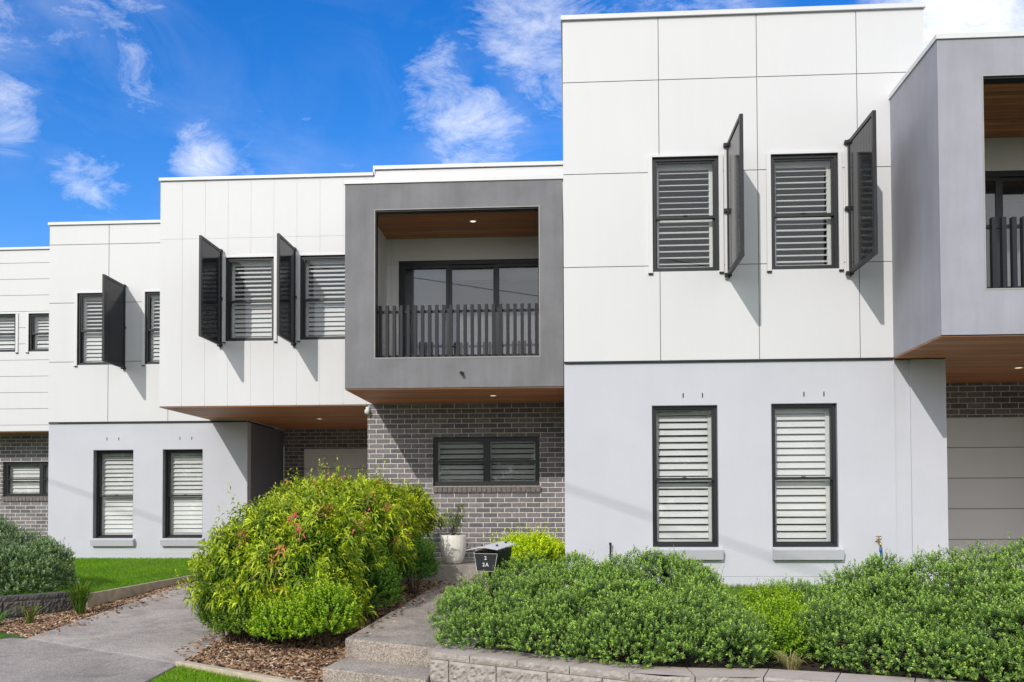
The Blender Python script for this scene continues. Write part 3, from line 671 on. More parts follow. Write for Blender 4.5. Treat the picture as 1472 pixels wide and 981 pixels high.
# ================================================================== FOLIAGE
def leaves_obj(name, base, d, side, L, W, droop, tint, mat, parent=None):
    n = len(base); v = np.empty((n, 4, 3), np.float32); up = np.array([0, 0, 1.])
    v[:, 0] = base; mid = base + d * (L * .5)[:, None]
    v[:, 1] = mid + side * (W / 2)[:, None]; v[:, 3] = mid - side * (W / 2)[:, None]
    v[:, 2] = base + d * L[:, None] - up * (droop * L)[:, None]
    me = bpy.data.meshes.new(name); me.vertices.add(n * 4); me.vertices.foreach_set('co', v.ravel())
    me.loops.add(n * 4); me.loops.foreach_set('vertex_index', np.arange(n * 4, dtype=np.int32))
    me.polygons.add(n); me.polygons.foreach_set('loop_start', np.arange(0, n * 4, 4, dtype=np.int32)); me.polygons.foreach_set('loop_total', np.full(n, 4, np.int32))
    me.update(); me.validate()
    a = me.attributes.new('tint', 'FLOAT_COLOR', 'FACE'); c = np.ones((n, 4), np.float32); c[:, :3] = np.clip(tint, 0, 1); a.data.foreach_set('color', c.ravel())
    me.materials.append(M[mat]); o = bpy.data.objects.new(name, me); C.objects.link(o)
    if parent: o.parent = parent; o.matrix_parent_inverse = Matrix.Translation(-parent.location)
    return o
def unit(a): return a / np.maximum(np.linalg.norm(a, axis=-1, keepdims=True), 1e-9)
def lump_points(lumps, n, zmin, rough=.13, inner=.22, zcut=-.35):
    lumps = np.array(lumps, float); w = (lumps[:, 3] * lumps[:, 4] + lumps[:, 3] * lumps[:, 5] + lumps[:, 4] * lumps[:, 5]); w /= w.sum()
    P = []; A = []; tot = 0
    while tot < n:
        k = rng.choice(len(lumps), n, p=w); g = unit(rng.normal(size=(n, 3))); ok = g[:, 2] > zcut; g = g[ok]; k = k[ok]
        r = 1 + rng.uniform(-rough, rough * .45, len(g)); q = rng.random(len(g)) < inner; r[q] = rng.uniform(.55, .88, q.sum())
        ph = lumps[k, 0] * 7
        r *= 1 + .07 * np.sin(g[:, 0] * 7 + ph) * np.sin(g[:, 1] * 6 + ph) + .06 * np.sin(g[:, 2] * 9 + g[:, 0] * 5 + ph)
        p = lumps[k, :3] + g * lumps[k, 3:6] * r[:, None]; nrm = unit(g / lumps[k, 3:6])
        keep = (p[:, 2] > zmin)
        for j in range(len(lumps)):
            dd = (((p - lumps[j, :3]) / lumps[j, 3:6]) ** 2).sum(1); keep &= (dd > .52) | (k == j)
        P.append(p[keep]); A.append(nrm[keep]); tot += keep.sum()
    return np.concatenate(P)[:n], np.concatenate(A)[:n]
def sprigs(P, A, nl, stem, L, W, th0, th1, droop, old, new, jit=.35, upb=.5, parent=None, name='foliage', accent=None, mat='leaf', shoots=0):
    """Leafy shoots: at each point a short stem along the axis with leaves in a spiral; the tip leaves are the new growth."""
    n = len(P); ax = unit(A * .8 + np.array([0, 0, upb]) + rng.normal(size=(n, 3)) * jit)
    st = stem * rng.uniform(.7, 1.3, n)
    if shoots:
        m = (rng.random(n) < shoots) & (A[:, 2] > .1); st[m] *= rng.uniform(1.6, 2.8, m.sum()); ax[m] = unit(ax[m] + [0, 0, .9])
    a = unit(np.cross(ax, rng.normal(size=(n, 3)))); b = np.cross(ax, a)
    t = (np.arange(nl) + .5) / nl; phi = np.arange(nl) * 2.39996 + rng.uniform(0, 6.28, (n, 1)); phi = phi + rng.normal(size=(n, nl)) * .25
    th = np.radians(th0 + (th1 - th0) * t)[None, :] + rng.normal(size=(n, nl)) * .15
    rad = a[:, None] * np.cos(phi)[..., None] + b[:, None] * np.sin(phi)[..., None]
    d = unit(ax[:, None] * np.cos(th)[..., None] + rad * np.sin(th)[..., None])
    base = P[:, None] + ax[:, None] * (st[:, None] * t[None, :])[..., None]
    side = unit(np.cross(d, ax[:, None] + .01)); side = unit(side + rng.normal(size=side.shape) * .25)
    ls = L * (1 - .35 * t)[None, :] * rng.uniform(.75, 1.2, (n, nl)); ws = W * (1 - .2 * t)[None, :] * rng.uniform(.8, 1.2, (n, nl))
    vig = np.clip(rng.normal(.5, .25, (n, 1, 1)), 0, 1)
    f = np.clip(t[None, :, None] * (.55 + .9 * vig), 0, 1) ** 1.4
    col = np.array(old) * (1 - f) + np.array(new) * f; col = col * rng.uniform(.75, 1.25, (n, nl, 1)) * (1 + rng.normal(size=(n, 1, 1)) * .12)
    if accent:
        m = rng.random(n) < accent[0]
        col[m] = np.array([accent[1][i] for i in rng.integers(0, len(accent[1]), m.sum())])[:, None, :] * rng.uniform(.7, 1.2, (m.sum(), nl, 1))
    return leaves_obj(name, base.reshape(-1, 3), d.reshape(-1, 3), side.reshape(-1, 3), ls.ravel(), ws.ravel(), np.full(n * nl, droop) * rng.uniform(.3, 1.6, n * nl), col.reshape(-1, 3), mat, parent)
def stems(root, lumps, parent, n=5, r=.02):
    b = MB(); rr = random.Random(int(root[0] * 100) & 1023)
    for l in lumps:
        for k in range(n):
            v = Vector((rr.gauss(0, 1), rr.gauss(0, 1), abs(rr.gauss(0, 1)) + .3)).normalized()
            e_ = Vector(l[:3]) + Vector((v.x * l[3], v.y * l[4], v.z * l[5])) * .82; s_ = Vector((l[0] * .6 + root[0] * .4, l[1] * .6 + root[1] * .4, root[2])) + Vector((rr.uniform(-.06, .06), rr.uniform(-.06, .06), 0))
            if e_.z < root[2] + .05: e_.z = root[2] + .15
            m1 = s_.lerp(e_, .5) + Vector((rr.uniform(-.04, .04), rr.uniform(-.04, .04), .05))
            b.tube([s_, m1, e_], [r, r * .7, r * .3], 5)
    return b.build('branches', 'bark', parent)
def bumps(lumps, k, r0, r1, zmin):
    rr = random.Random(len(lumps) * 31 + k); out = list(lumps)
    for _ in range(k):
        l = rr.choice(lumps); v = Vector((rr.gauss(0, 1), rr.gauss(0, 1), rr.gauss(.35, .8))).normalized(); r = rr.uniform(r0, r1)
        q = (l[0] + v.x * (l[3] - r * .25), l[1] + v.y * (l[4] - r * .25), l[2] + v.z * (l[5] - r * .25))
        if q[2] > zmin + r * .3: out.append((*q, r, r, r * .9))
    return out
def shrub(name, lumps, root, label, cat, nsp, spk, group=None, st=(5, .014), bump=None):
    T = thing(name, root, label, cat, group); base_l = lumps
    if bump: lumps = bumps(lumps, *bump, root[2])
    P, A = lump_points(lumps, nsp, root[2] + .01, **spk.pop('pts', {}))
    sprigs(P, A, parent=T, **spk); stems(root, base_l, T, *st); return T

HEDGE = dict(nl=14, stem=.052, L=.026, W=.0120, th0=80, th1=30, droop=.05, old=(.045, .110, .032), new=(.42, .62, .11), jit=.34, upb=.6, shoots=.06, pts=dict(rough=.26, inner=.2))
def front_y(x): return 7.62 - .60 * (x + .9) if x < .6 else 6.80 - .42 * max(0, x - 1.9) - .26 * min(1, max(0, (x - 2.1) / .35))
# dense hedge behind the wall, left clump
def hedge_lumps(xs, depth, top, seed, n):
    rr = random.Random(seed); out = []
    for k in range(n):                                        # body
        x = rr.uniform(*xs); d = rr.uniform(.12, 1.) ; y = front_y(x) + .12 + d * depth; r = rr.uniform(.25, .34)
        t = top(x, d); out.append((x, y, t - r * .9, r, r, r * .9))
        if t - r * 1.7 > -1.05: out.append((x + rr.uniform(-.1, .1), y - .05, t - r * 2.0, r * 1.05, r * 1.05, r))
    x = xs[0]
    while x < xs[1]:                                          # front skirt that spills onto the wall cap
        r = rr.uniform(.17, .22); out.append((x, front_y(x) + .02 + r + rr.uniform(-.03, .05), -1.10 + rr.uniform(0, .04), r, r, r * .85)); x += .17
    return out
topL = lambda x, d: -.95 + .38 * d + .14 * min(1, max(0, (x + .75) / .7)) - .60 * max(0, x - .90)
lum = hedge_lumps((-.88, 1.32), 1.75, topL, 3, 40) + [(-1.0, 8.2, -.98, .20, .26, .19), (-.98, 8.7, -.95, .2, .3, .20), (1.30, 7.2, -1.02, .20, .3, .2)]
shrub('hedge_shrub', lum, (0.1, 7.9, -1.19), 'long dense green shrub mass between the path and the bright box shrub', 'shrub', 17000, dict(HEDGE, pts=dict(HEDGE['pts'])), 'dense mounded coastal shrubs', (2, .010), (70, .10, .17))
topR = lambda x, d: -.98 + .37 * d + .19 * (x - 2.0) - .16 * max(0, 1 - (x - 2.0) / .4)
lum = hedge_lumps((2.02, 4.75), 1.9, topR, 9, 48) + [(2.0, 7.3, -.98, .24, .3, .22), (4.4, 8.2, -.66, .4, .36, .30)]
shrub('hedge_shrub', lum, (3.4, 7.0, -1.21), 'big dense green shrub mass at the right corner in front of the garage recess', 'shrub', 23000, dict(HEDGE, pts=dict(HEDGE['pts'])), 'dense mounded coastal shrubs', (2, .010), (70, .10, .17))
# left grey-green shrub on the low wall
lum = [(-8.7, 12.6, -.86, .85, .7, .62), (-7.85, 12.5, -.88, .72, .65, .60), (-7.35, 12.45, -1.0, .50, .5, .42), (-9.3, 12.2, -.95, .7, .7, .6), (-7.75, 11.95, -1.0, .55, .5, .38), (-8.2, 11.7, -1.02, .5, .45, .36), (-7.3, 12.0, -1.06, .42, .4, .30)]
G2 = dict(HEDGE); G2.update(old=(.075, .14, .062), new=(.33, .46, .18), L=.040, W=.018, stem=.075, shoots=.08, pts=dict(rough=.2, inner=.25))
shrub('mounded_shrub', lum, (-8.1, 12.2, -1.12), 'grey green mounded shrub on top of the low dark block wall at the left edge', 'shrub', 7000, G2, 'dense mounded coastal shrubs', (2, .012), (30, .16, .26))

# big slender leaved shrub, three plants side by side
BIG = dict(nl=12, stem=.14, L=.118, W=.025, th0=85, th1=30, droop=.5, old=(.045, .145, .010), new=(.56, .66, .03), jit=.42, upb=.5, shoots=.07, accent=(.028, [(.80, .10, .16), (.82, .22, .18), (.75, .30, .12)]), pts=dict(rough=.30, inner=.3))
lum1 = [(-3.10, 9.95, -.72, .62, .55, .50), (-3.35, 10.1, -.42, .46, .46, .42), (-2.80, 9.75, -.65, .5, .5, .48), (-2.95, 10.2, -.28, .48, .5, .42), (-3.55, 9.75, -.82, .38, .4, .36), (-2.62, 10.2, -.42, .42, .45, .42), (-3.62, 10.3, -.62, .36, .42, .40), (-3.0, 9.6, -1.0, .5, .34, .26), (-3.35, 9.75, -1.05, .36, .32, .24), (-2.55, 9.7, -.98, .34, .34, .26)]
lum2 = [(-3.15, 11.3, -.40, .58, .6, .50), (-2.75, 11.2, -.18, .5, .5, .44), (-3.25, 11.6, -.05, .48, .5, .36), (-2.6, 11.5, -.45, .5, .5, .55), (-2.9, 12.0, -.02, .46, .48, .36)]
lum3 = [(-2.85, 12.9, -.38, .55, .6, .6), (-2.68, 12.8, -.12, .44, .5, .42), (-2.85, 13.1, .02, .5, .5, .34), (-2.55, 13.9, -.25, .38, .40, .42), (-2.9, 13.6, -.3, .5, .4, .5), (-2.42, 14.15, -.12, .34, .34, .34)]
lum1, lum2, lum3 = [[(a, c, d - .06, e_, f_, g_ * .95) for a, c, d, e_, f_, g_ in l] for l in (lum1, lum2, lum3)]
for lum, root, nn, lab in ((lum1, (-3.05, 9.95, -1.33), 2700, 'nearest of three big yellow green shrubs with red tips, overhanging the driveway'),
                           (lum2, (-2.95, 11.5, -1.22), 2400, 'middle one of three big yellow green shrubs, in front of the recessed garage'),
                           (lum3, (-2.7, 13.1, -1.10), 2400, 'farthest of the three big yellow green shrubs, beside the porch and white pot')):
    k = dict(BIG); k['pts'] = dict(BIG['pts']); shrub('flowering_shrub', lum, root, lab, 'shrub', int(nn * .92), k, 'big slender leaved shrubs by the driveway', (4, .016), (22, .13, .24))
LIME = dict(nl=12, stem=.11, L=.029, W=.021, th0=70, th1=35, droop=.05, old=(.10, .24, .012), new=(.42, .60, .025), jit=.35, upb=1.0, shoots=.22, pts=dict(rough=.2, inner=.3))
for lum, root, nn, lab, kw in (
    ([(-2.62, 9.25, -1.18, .34, .3, .24), (-2.38, 9.15, -1.12, .24, .25, .28), (-2.90, 9.2, -1.22, .26, .25, .2)], (-2.6, 9.2, -1.40), 1700, 'low lime green small leaved shrub at the front foot of the big red tipped shrub', {}),
    ([(-3.30, 9.45, -1.18, .34, .26, .22), (-3.55, 9.6, -1.1, .26, .28, .28), (-3.1, 9.4, -1.2, .26, .24, .18)], (-3.4, 9.45, -1.38), 2000, 'low small leaved green shrub leaning over the driveway edge', dict(old=(.06, .14, .012), new=(.2, .32, .02))),
    ([(-2.25, 10.5, -1.0, .26, .34, .34), (-2.3, 10.9, -.92, .24, .3, .30)], (-2.3, 10.6, -1.28), 1500, 'upright fresh green small leaved shrub halfway along the path', dict(old=(.05, .13, .012), new=(.17, .34, .02))),
    ([(-2.08, 12.2, -.84, .25, .35, .26), (-2.1, 12.6, -.78, .24, .3, .26)], (-2.1, 12.4, -1.16), 1400, 'dark green small leaved shrub beside the far end of the path', dict(old=(.04, .11, .015), new=(.12, .26, .02))),
    ([(-.62, 12.2, -.72, .34, .3, .28), (-.30, 12.25, -.76, .26, .26, .26), (-.85, 12.1, -.78, .22, .22, .24), (-.45, 12.0, -.62, .26, .24, .20)], (-.55, 12.2, -1.06), 2300, 'bright lime yellow shrub against the brick, behind the hedge and letterbox', dict(old=(.30, .46, .01), new=(.72, .84, .02), shoots=.05, L=.034, W=.024)),
    ([(1.70, 7.75, -1.04, .26, .34, .20), (1.76, 8.3, -.98, .24, .34, .22), (1.60, 7.4, -1.08, .2, .25, .16)], (1.72, 7.9, -1.18), 1700, 'small bright green box shrub in the gap between the two dense hedges', dict(old=(.10, .24, .01), new=(.36, .52, .015), L=.027, W=.017, shoots=.03, upb=.6))):
    k = dict(LIME); k.update(kw); k['pts'] = dict(LIME['pts']); shrub('small_shrub', lum, root, lab, 'shrub', nn, k, 'small leaved low shrubs', (4, .008))

# strappy tufts
def tuft(loc, n, h, label, cols, spread=1., group='strappy leaved tufts by the low wall', w=.012):
    b = MB(); rr = random.Random(int(abs(loc[0]) * 77))
    for k in range(n):
        a = rr.uniform(0, 6.28); out = rr.uniform(.15, 1.) * spread; l = h * rr.uniform(.6, 1.15); d = Vector((math.cos(a), math.sin(a), 0)); s = Vector((-d.y, d.x, 0)) * w / 2 * rr.uniform(.6, 1.2)
        p0 = Vector(loc) + d * rr.uniform(0, .04); p1 = p0 + d * out * l * .3 + Vector((0, 0, l * .6)); p2 = p1 + d * out * l * .35 + Vector((0, 0, l * .22)); p3 = p2 + d * out * l * .32 - Vector((0, 0, l * .10 * out))
        c = rr.choice(cols); v = rr.uniform(.8, 1.2); b.tint = tuple(x * v for x in c)
        b.face([p0 - s, p0 + s, p1 + s, p1 - s]); b.face([p1 - s, p1 + s, p2 + s * .8, p2 - s * .8]); b.face([p2 - s * .8, p2 + s * .8, p3])
    return tag(b.build('strappy_plant', 'grass_blade', tint=True), label, 'plant', group)
gcol = [(.10, .20, .02), (.06, .13, .02), (.18, .24, .03)]
tuft((-6.12, 11.35, -1.32), 190, .46, 'larger strappy green tuft where the low wall meets the lawn edging', gcol, 1.)
tuft((-6.38, 10.72, -1.37), 45, .28, 'small strappy tuft with reddish tips in the mulch at the foot of the low wall', gcol + [(.3, .12, .04), (.4, .33, .18)], 1.2)
tuft((-6.70, 10.52, -1.38), 55, .22, 'leftmost bright green strappy tuft low against the dark block wall', [(.12, .26, .02), (.09, .2, .02)], 1.6, w=.02)
tuft((1.60, 6.90, -1.21), 120, .17, 'dry straw coloured grass clump behind the wall cap between the hedges', [(.35, .32, .12), (.22, .26, .06), (.4, .33, .2)], 1.5, 'dry grass', .008)

# grass blades
def inside(poly, x, y):
    n = len(poly); c = np.zeros(len(x), bool); j = n - 1
    for i in range(n):
        xi, yi = poly[i]; xj, yj = poly[j]
        c ^= ((yi > y) != (yj > y)) & (x < (xj - xi) * (y - yi) / (yj - yi + 1e-12) + xi); j = i
    return c
def grass(name, poly, zf, n, h, label, old=(.085, .23, .012), new=(.26, .48, .025), w=.006):
    xs = [p[0] for p in poly]; ys = [p[1] for p in poly]; x = rng.uniform(min(xs), max(xs), n * 3); y = rng.uniform(min(ys), max(ys), n * 3); k = inside(poly, x, y); x = x[k][:n]; y = y[k][:n]; n = len(x)
    z = np.array([zf(a, b_) for a, b_ in zip(x, y)]) - .003; base = np.stack([x, y, z], 1)
    d = unit(np.stack([rng.normal(0, .38, n), rng.normal(0, .38, n), np.ones(n)], 1)); side = unit(np.cross(d, rng.normal(size=(n, 3))))
    patch = (np.sin(x * 3.1 + y * 1.7) * np.sin(y * 2.3 - x) * .5 + .5)
    f = np.clip(rng.random(n) * .7 + patch * .3, 0, 1)[:, None]; col = np.array(old) * (1 - f) + np.array(new) * f
    dry = rng.random(n) < .04 + .10 * (np.sin(x * 1.3 + 2) * np.sin(y * 1.9 + x) > .55); col[dry] = (.34, .32, .12)
    o = leaves_obj(name, base, d, side, h * rng.uniform(.5, 1.3, n), np.full(n, w), np.full(n, .15) * rng.random(n), col, 'grass_blade')
    o['kind'] = 'stuff'; o['label'] = label; o['category'] = 'grass'; return o
grass('lawn_grass', [(-6.30, 11.8), (-5.99, 14.6), (-6.26, 17.68), (-10.2, 17.68), (-10.2, 12.6), (-7.0, 11.5)], lawnz, 70000, .045, 'short green lawn grass between the edging and the pale grey wall')
grass('verge_grass', [(-3.66, 8.58), (-2.14, 7.66), (-2.0, 6.3), (-3.66, 6.3)], lambda x, y: gz(y) - .02, 26000, .04, 'verge grass in front of the pale edging strip', new=(.34, .55, .03))
grass('corner_grass', [(-6.15, 9.93), (-7.0, 9.15), (-8.0, 7.6), (-9.5, 9.5), (-8.0, 11.0), (-6.9, 10.35)], lambda x, y: gz(y) - .02, 16000, .04, 'patch of verge grass at the far left of the crossover', new=(.20, .38, .02))
grass('garden_grass', [(.4, 9.3), (4.2, 8.9), (4.4, 11.52), (.4, 11.52)], lambda x, y: -1.13 + (y - 9) * .06, 26000, .07, 'longer lawn grass behind the hedges under the pale wall', old=(.08, .18, .02), new=(.24, .40, .04))

# bark chips
def chips(name, poly, zf, n, label):
    xs = [p[0] for p in poly]; ys = [p[1] for p in poly]; x = rng.uniform(min(xs), max(xs), n * 3); y = rng.uniform(min(ys), max(ys), n * 3); k = inside(poly, x, y); x = x[k][:n]; y = y[k][:n]
    b = MB(); pal = [(.28, .18, .11), (.16, .09, .055), (.42, .29, .19), (.58, .44, .31), (.09, .06, .04), (.36, .20, .11)]
    for a, c in zip(x, y):
        ang = random.uniform(0, 6.28); ti = random.gauss(0, .3); l = random.uniform(.012, .034); w = random.uniform(.005, .012)
        ax = Vector((math.cos(ang) * math.cos(ti), math.sin(ang) * math.cos(ti), math.sin(ti))) * l; ay = Vector((-math.sin(ang), math.cos(ang), random.gauss(0, .3))).normalized() * w
        v = random.uniform(.7, 1.25); q = random.choice(pal); b.tint = tuple(t * v for t in q)
        b.obox((a, c, zf(a, c) + random.uniform(.002, .022)), ax, ay, ax.cross(ay).normalized() * .003)
    o = b.build(name, 'chip', tint=True); o['kind'] = 'stuff'; o['label'] = label; o['category'] = 'mulch'; return o
chips('bark_mulch', [(-3.66, 8.74), (-2.13, 7.83), (-2.09, 8.5), (-1.95, 11.0), (-1.90, 13.6), (-2.6, 13.6), (-2.7, 10), (-3.68, 10.2)], midz, 9000, 'brown bark mulch under the big shrubs between driveway and path')
chips('side_bark_mulch', [(-5.89, 9.90), (-5.87, 14.6), (-6.18, 17.5), (-6.22, 17.5), (-5.99, 14.6), (-6.33, 11.8), (-6.9, 10.6), (-6.85, 10.45)], leftz, 6000, 'bark mulch strip along the left driveway edge')

chips('leaf_litter', [(-3.72, 8.75), (-3.74, 13.0), (-4.15, 13.0), (-3.95, 9.0)], lambda x, y: gz(y), 170, 'scattered dry leaves and chips on the driveway edge by the big shrubs')
chips('leaf_litter', [(-2.03, 8.6), (-1.90, 13.6), (-1.55, 13.6), (-1.85, 8.6)], pathz, 120, 'scattered dry leaves and chips along the left side of the path')
chips('leaf_litter', [(-5.83, 9.9), (-5.82, 14.0), (-5.45, 14.0), (-5.6, 10.0)], lambda x, y: gz(y), 130, 'stray bark chips on the left edge of the driveway')

# ================================================================== OBJECTS
# pot with plant
pc = (-1.75, 14.02, -.845)
pot = thing('plant_pot', pc, 'white ribbed tapered plant pot standing at the edge of the porch', 'plant pot')
b = MB(); prof = [(.095, 0), (.118, .015), (.150, .07), (.178, .15), (.196, .25), (.202, .34), (.196, .42), (.190, .435), (.172, .435), (.170, .38)]
b.lathe([(r, z) for r, z in prof], pc, 120); 
for k in range(len(b.v)):                           # shallow vertical fluting
    x_, y_, z_ = b.v[k]; a_ = math.atan2(y_ - pc[1], x_ - pc[0]); f_ = 1 + .004 * math.cos(a_ * 20); b.v[k] = (pc[0] + (x_ - pc[0]) * f_, pc[1] + (y_ - pc[1]) * f_, z_)
b.build('pot_body', 'pot_white', pot, smooth=True)
b = MB(); b.lathe([(.166, .375), (.166, .385)], pc, 24); b.build('potting_soil', 'soil', pot)
pl = thing('potted_plant', (pc[0], pc[1], pc[2] + .39), 'thin stemmed leafy plant growing in the white pot', 'plant')
b = MB(); tips = []
rr = random.Random(12)
for k in range(9):
    a = rr.uniform(0, 6.28); h = rr.uniform(.16, .46); s = Vector((pc[0] + rr.uniform(-.05, .05), pc[1] + rr.uniform(-.05, .05), pc[2] + .385)); e_ = s + Vector((math.cos(a) * .13, math.sin(a) * .13, h))
    b.tube([s, s.lerp(e_, .5) + Vector((0, 0, .03)), e_], [.006, .005, .003], 5); tips += [tuple(e_), tuple(s.lerp(e_, .65))]
b.build('stem', 'bark', pl)
P = np.array(tips); sprigs(P, np.tile([0, 0, 1.], (len(P), 1)), 11, .05, .14, .018, 85, 35, .45, (.08, .17, .02), (.34, .46, .06), parent=pl)

# letterbox
th = R(-24); mb_loc = (-.83, 9.30, -1.20)
mbx = thing('letterbox', mb_loc, 'black letterbox numbered 2 and 2A on a post rising from the hedge', 'letterbox', rz=th); mbx.scale = (1.18, 1.18, 1.10)
def lbuild(b, name, mat, **kw):
    o = b.build(name, mat, None, **kw); o.parent = mbx; return o
zt, zbm = .69, .515
b = MB(); wt, wb_, dp = .112, .084, .26
b.hexa([(-wb_, 0, zbm), (wb_, 0, zbm), (wb_, dp, zbm), (-wb_, dp, zbm), (-wt, 0, zt), (wt, 0, zt), (wt, dp, zt + .035), (-wt, dp, zt + .035)]); lbuild(b, 'box_body', 'black_gloss', bevel=.004)
b = MB(); b.hexa([(-wb_ - .002, -.012, zbm - .004), (wb_ + .002, -.012, zbm - .004), (wb_ + .002, -.002, zbm - .004), (-wb_ - .002, -.002, zbm - .004), (-wt - .004, -.012, zt - .012), (wt + .004, -.012, zt - .012), (wt + .004, -.002, zt - .012), (-wt - .004, -.002, zt - .012)])
lbuild(b, 'number_plate', 'charcoal', bevel=.003)
b = MB(); 
for (xa, za), (xb_, zc) in (((-wb_, zbm), (wb_, zbm)), ((wb_, zbm), (wt, zt - .016)), ((wt, zt - .016), (-wt, zt - .016)), ((-wt, zt - .016), (-wb_, zbm))): b.tube([(xa, -.013, za), (xb_, -.013, zc)], .0022, 6)
lbuild(b, 'plate_outline', 'mailbox_lid')
b = MB(); b.hexa([(-.165, -.06, zt + .012), (.0, -.07, zt + .042), (.0, dp + .04, zt + .082), (-.165, dp + .03, zt + .045), (-.165, -.06, zt + .018), (.0, -.07, zt + .048), (.0, dp + .04, zt + .088), (-.165, dp + .03, zt + .051)])
b.hexa([(.0, -.07, zt + .042), (.135, -.05, zt + .020), (.135, dp + .03, zt + .060), (.0, dp + .04, zt + .082), (.0, -.07, zt + .048), (.135, -.05, zt + .026), (.135, dp + .03, zt + .066), (.0, dp + .04, zt + .088)])
for x, y in ((-.07, .05), (.07, .06), (.06, .24)): b.lathe([(.011, 0), (.011, .012)], (x, y, zt + .040 + (y + .07) * .11 - (.003 if x < 0 else 0)), 10, 1)
lbuild(b, 'lid', ['mailbox_lid', 'charcoal'])
b = MB(); b.box(-.03, .03, .09, .15, -.05, zbm); lbuild(b, 'post', 'charcoal')
def text_on(txt, size, x, z):
    cu = bpy.data.curves.new('number', 'FONT'); cu.body = txt; cu.size = size; cu.extrude = .001; cu.offset = .0012; cu.align_x = 'CENTER'; cu.space_character = 1.25
    o = bpy.data.objects.new('tmp', cu); C.objects.link(o); dg = bpy.context.evaluated_depsgraph_get(); me = bpy.data.meshes.new_from_object(o.evaluated_get(dg)); bpy.data.objects.remove(o)
    me.materials.clear(); me.materials.append(M['lettering']); t = bpy.data.objects.new('house_number', me); C.objects.link(t); t.parent = mbx
    t.location = (x, -.0142, z); t.rotation_euler = (R(90), 0, 0)
text_on('2', .046, .0, zbm + .105); text_on('2A', .046, .0, zbm + .045)

# tap with hose on the right-hand wall
tx, ty, tz = 3.725, YT + .03, -.42
tap = thing('garden_tap', (tx, ty, tz), 'brass garden tap low on the pale grey wall', 'tap')
b = MB(); b.tube([(tx, ty, tz), (tx, ty - .06, tz), (tx + .005, ty - .10, tz - .03), (tx + .008, ty - .10, tz - .07)], [.012, .013, .012, .011], 10); b.tube([(tx, ty - .055, tz), (tx, ty - .055, tz + .05)], .008, 8); b.lathe([(.026, -.004), (.026, .004)], (tx, ty - .004, tz), 12)
b.build('spout', 'brass', tap, smooth=True)
b = MB(); b.box(tx - .03, tx + .03, ty - .062, ty - .048, tz + .05, tz + .062); b.build('handle', 'brass', tap)
hz = thing('garden_hose', (tx, ty - .1, tz - .45), 'green garden hose with blue connector hanging from the wall tap', 'hose')
b = MB(); b.tube([(tx + .008, ty - .10, tz - .075), (tx + .008, ty - .10, tz - .13)], .019, 12); b.build('connector', 'hose_blue', hz, smooth=True)
b = MB(); b.tube([(tx + .008, ty - .10, tz - .13), (tx + .01, ty - .10, tz - .25), (tx - .02, ty - .11, tz - .38), (tx - .06, ty - .14, tz - .5), (tx - .12, ty - .2, tz - .63), (tx - .3, ty - .35, tz - .67), (tx - .55, ty - .4, tz - .66)], .011, 8); b.build('hose_line', 'hose_green', hz, smooth=True)
# small vent pipe
b = MB(); px, py_ = .50, YT - .03
b.tube([(px, py_, -1.1), (px, py_, -.455)], .011, 10); b.lathe([(.0165, -.012), (.0165, .012), (.01, .018)], (px, py_, -.45), 12, 1)
tag(b.build('standpipe', ['baluster_grey', 'charcoal'], smooth=False), 'thin upright pipe with black cap against the pale wall, left of the ground floor windows', 'pipe')

# overhead cable out in the street: its soft shadow crosses the walls
Sd = Vector((.355, .90, -.59))
p1 = Vector((-.028, 11.54, .256)) - Sd * 12; p2 = Vector((2.461, 11.54, -.603)) - Sd * 13.35
dv = (p2 - p1).normalized(); a, c = p1 - dv * 22, p2 + dv * 16
cab = thing('power_line', (a.x, a.y, gz(a.y)), 'overhead cable strung between two timber poles along the street', 'power line')
b = MB(); b.tube([a, p1 - dv * 10, p1, p2, c], .014, 6); b.build('cable', 'cable_black', cab)
for p in (a, c):
    b = MB(); b.tube([(p.x, p.y, gz(p.y) - .8), (p.x, p.y, p.z + .6)], [.15, .11], 12); b.box(p.x - .9, p.x + .9, p.y - .06, p.y + .06, p.z - .14, p.z - .03); b.build('pole', 'pole_wood', cab)

# trees across the street, out of frame: they are what the ground floor glass reflects
for i, (u, sdist, h) in enumerate(((-20, 20, 7.5), (-13, 23, 8.5), (-6, 20, 7.), (1, 24, 8.5), (8, 21, 7.5), (15, 23, 8.), (22, 20, 7.5))):
    x, y = us(u, sdist); g = gz(y) - .3; rr = random.Random(i); T = thing('street_tree', (x, y, g), 'leafy tree standing across the street', 'tree', 'trees across the street')
    lum = [(x + rr.uniform(-2, 2), y + rr.uniform(-1.5, 1.5), g + h * rr.uniform(.35, .8), rr.uniform(1.5, 2.3), rr.uniform(1.4, 2.), rr.uniform(1.1, 1.6)) for _ in range(8)]
    P, A = lump_points(lum, 1100, g + .8); sprigs(P, A, 8, .4, .34, .18, 80, 30, .2, (.03, .06, .015), (.09, .15, .03), parent=T)
    b = MB(); b.tube([(x, y, g - .3), (x + .1, y, g + h * .35), (x, y, g + h * .7)], [.22, .16, .06], 8)
    for l in lum[:5]: b.tube([(x + .1, y, g + h * .3), l[:3]], [.08, .03], 5)
    b.build('trunk', 'bark', T)

# ================================================================== CAMERA
cam = bpy.data.cameras.new('camera'); co = bpy.data.objects.new('camera', cam); C.objects.link(co); scene.camera = co
F_, YAW, PIT, ROL, CY = 1340.715, .0612574, .0263915, -.0036131, 694.66
cam.sensor_width = 36; cam.lens = F_ / 1472 * 36; cam.shift_y = (CY - 490.5) / 1472; cam.clip_end = 2000; cam.clip_start = .05
co.rotation_mode = 'XYZ'; co.matrix_world = Matrix.Rotation(YAW, 4, 'Z') @ Matrix.Rotation(math.pi / 2 + PIT, 4, 'X') @ Matrix.Rotation(ROL, 4, 'Z')

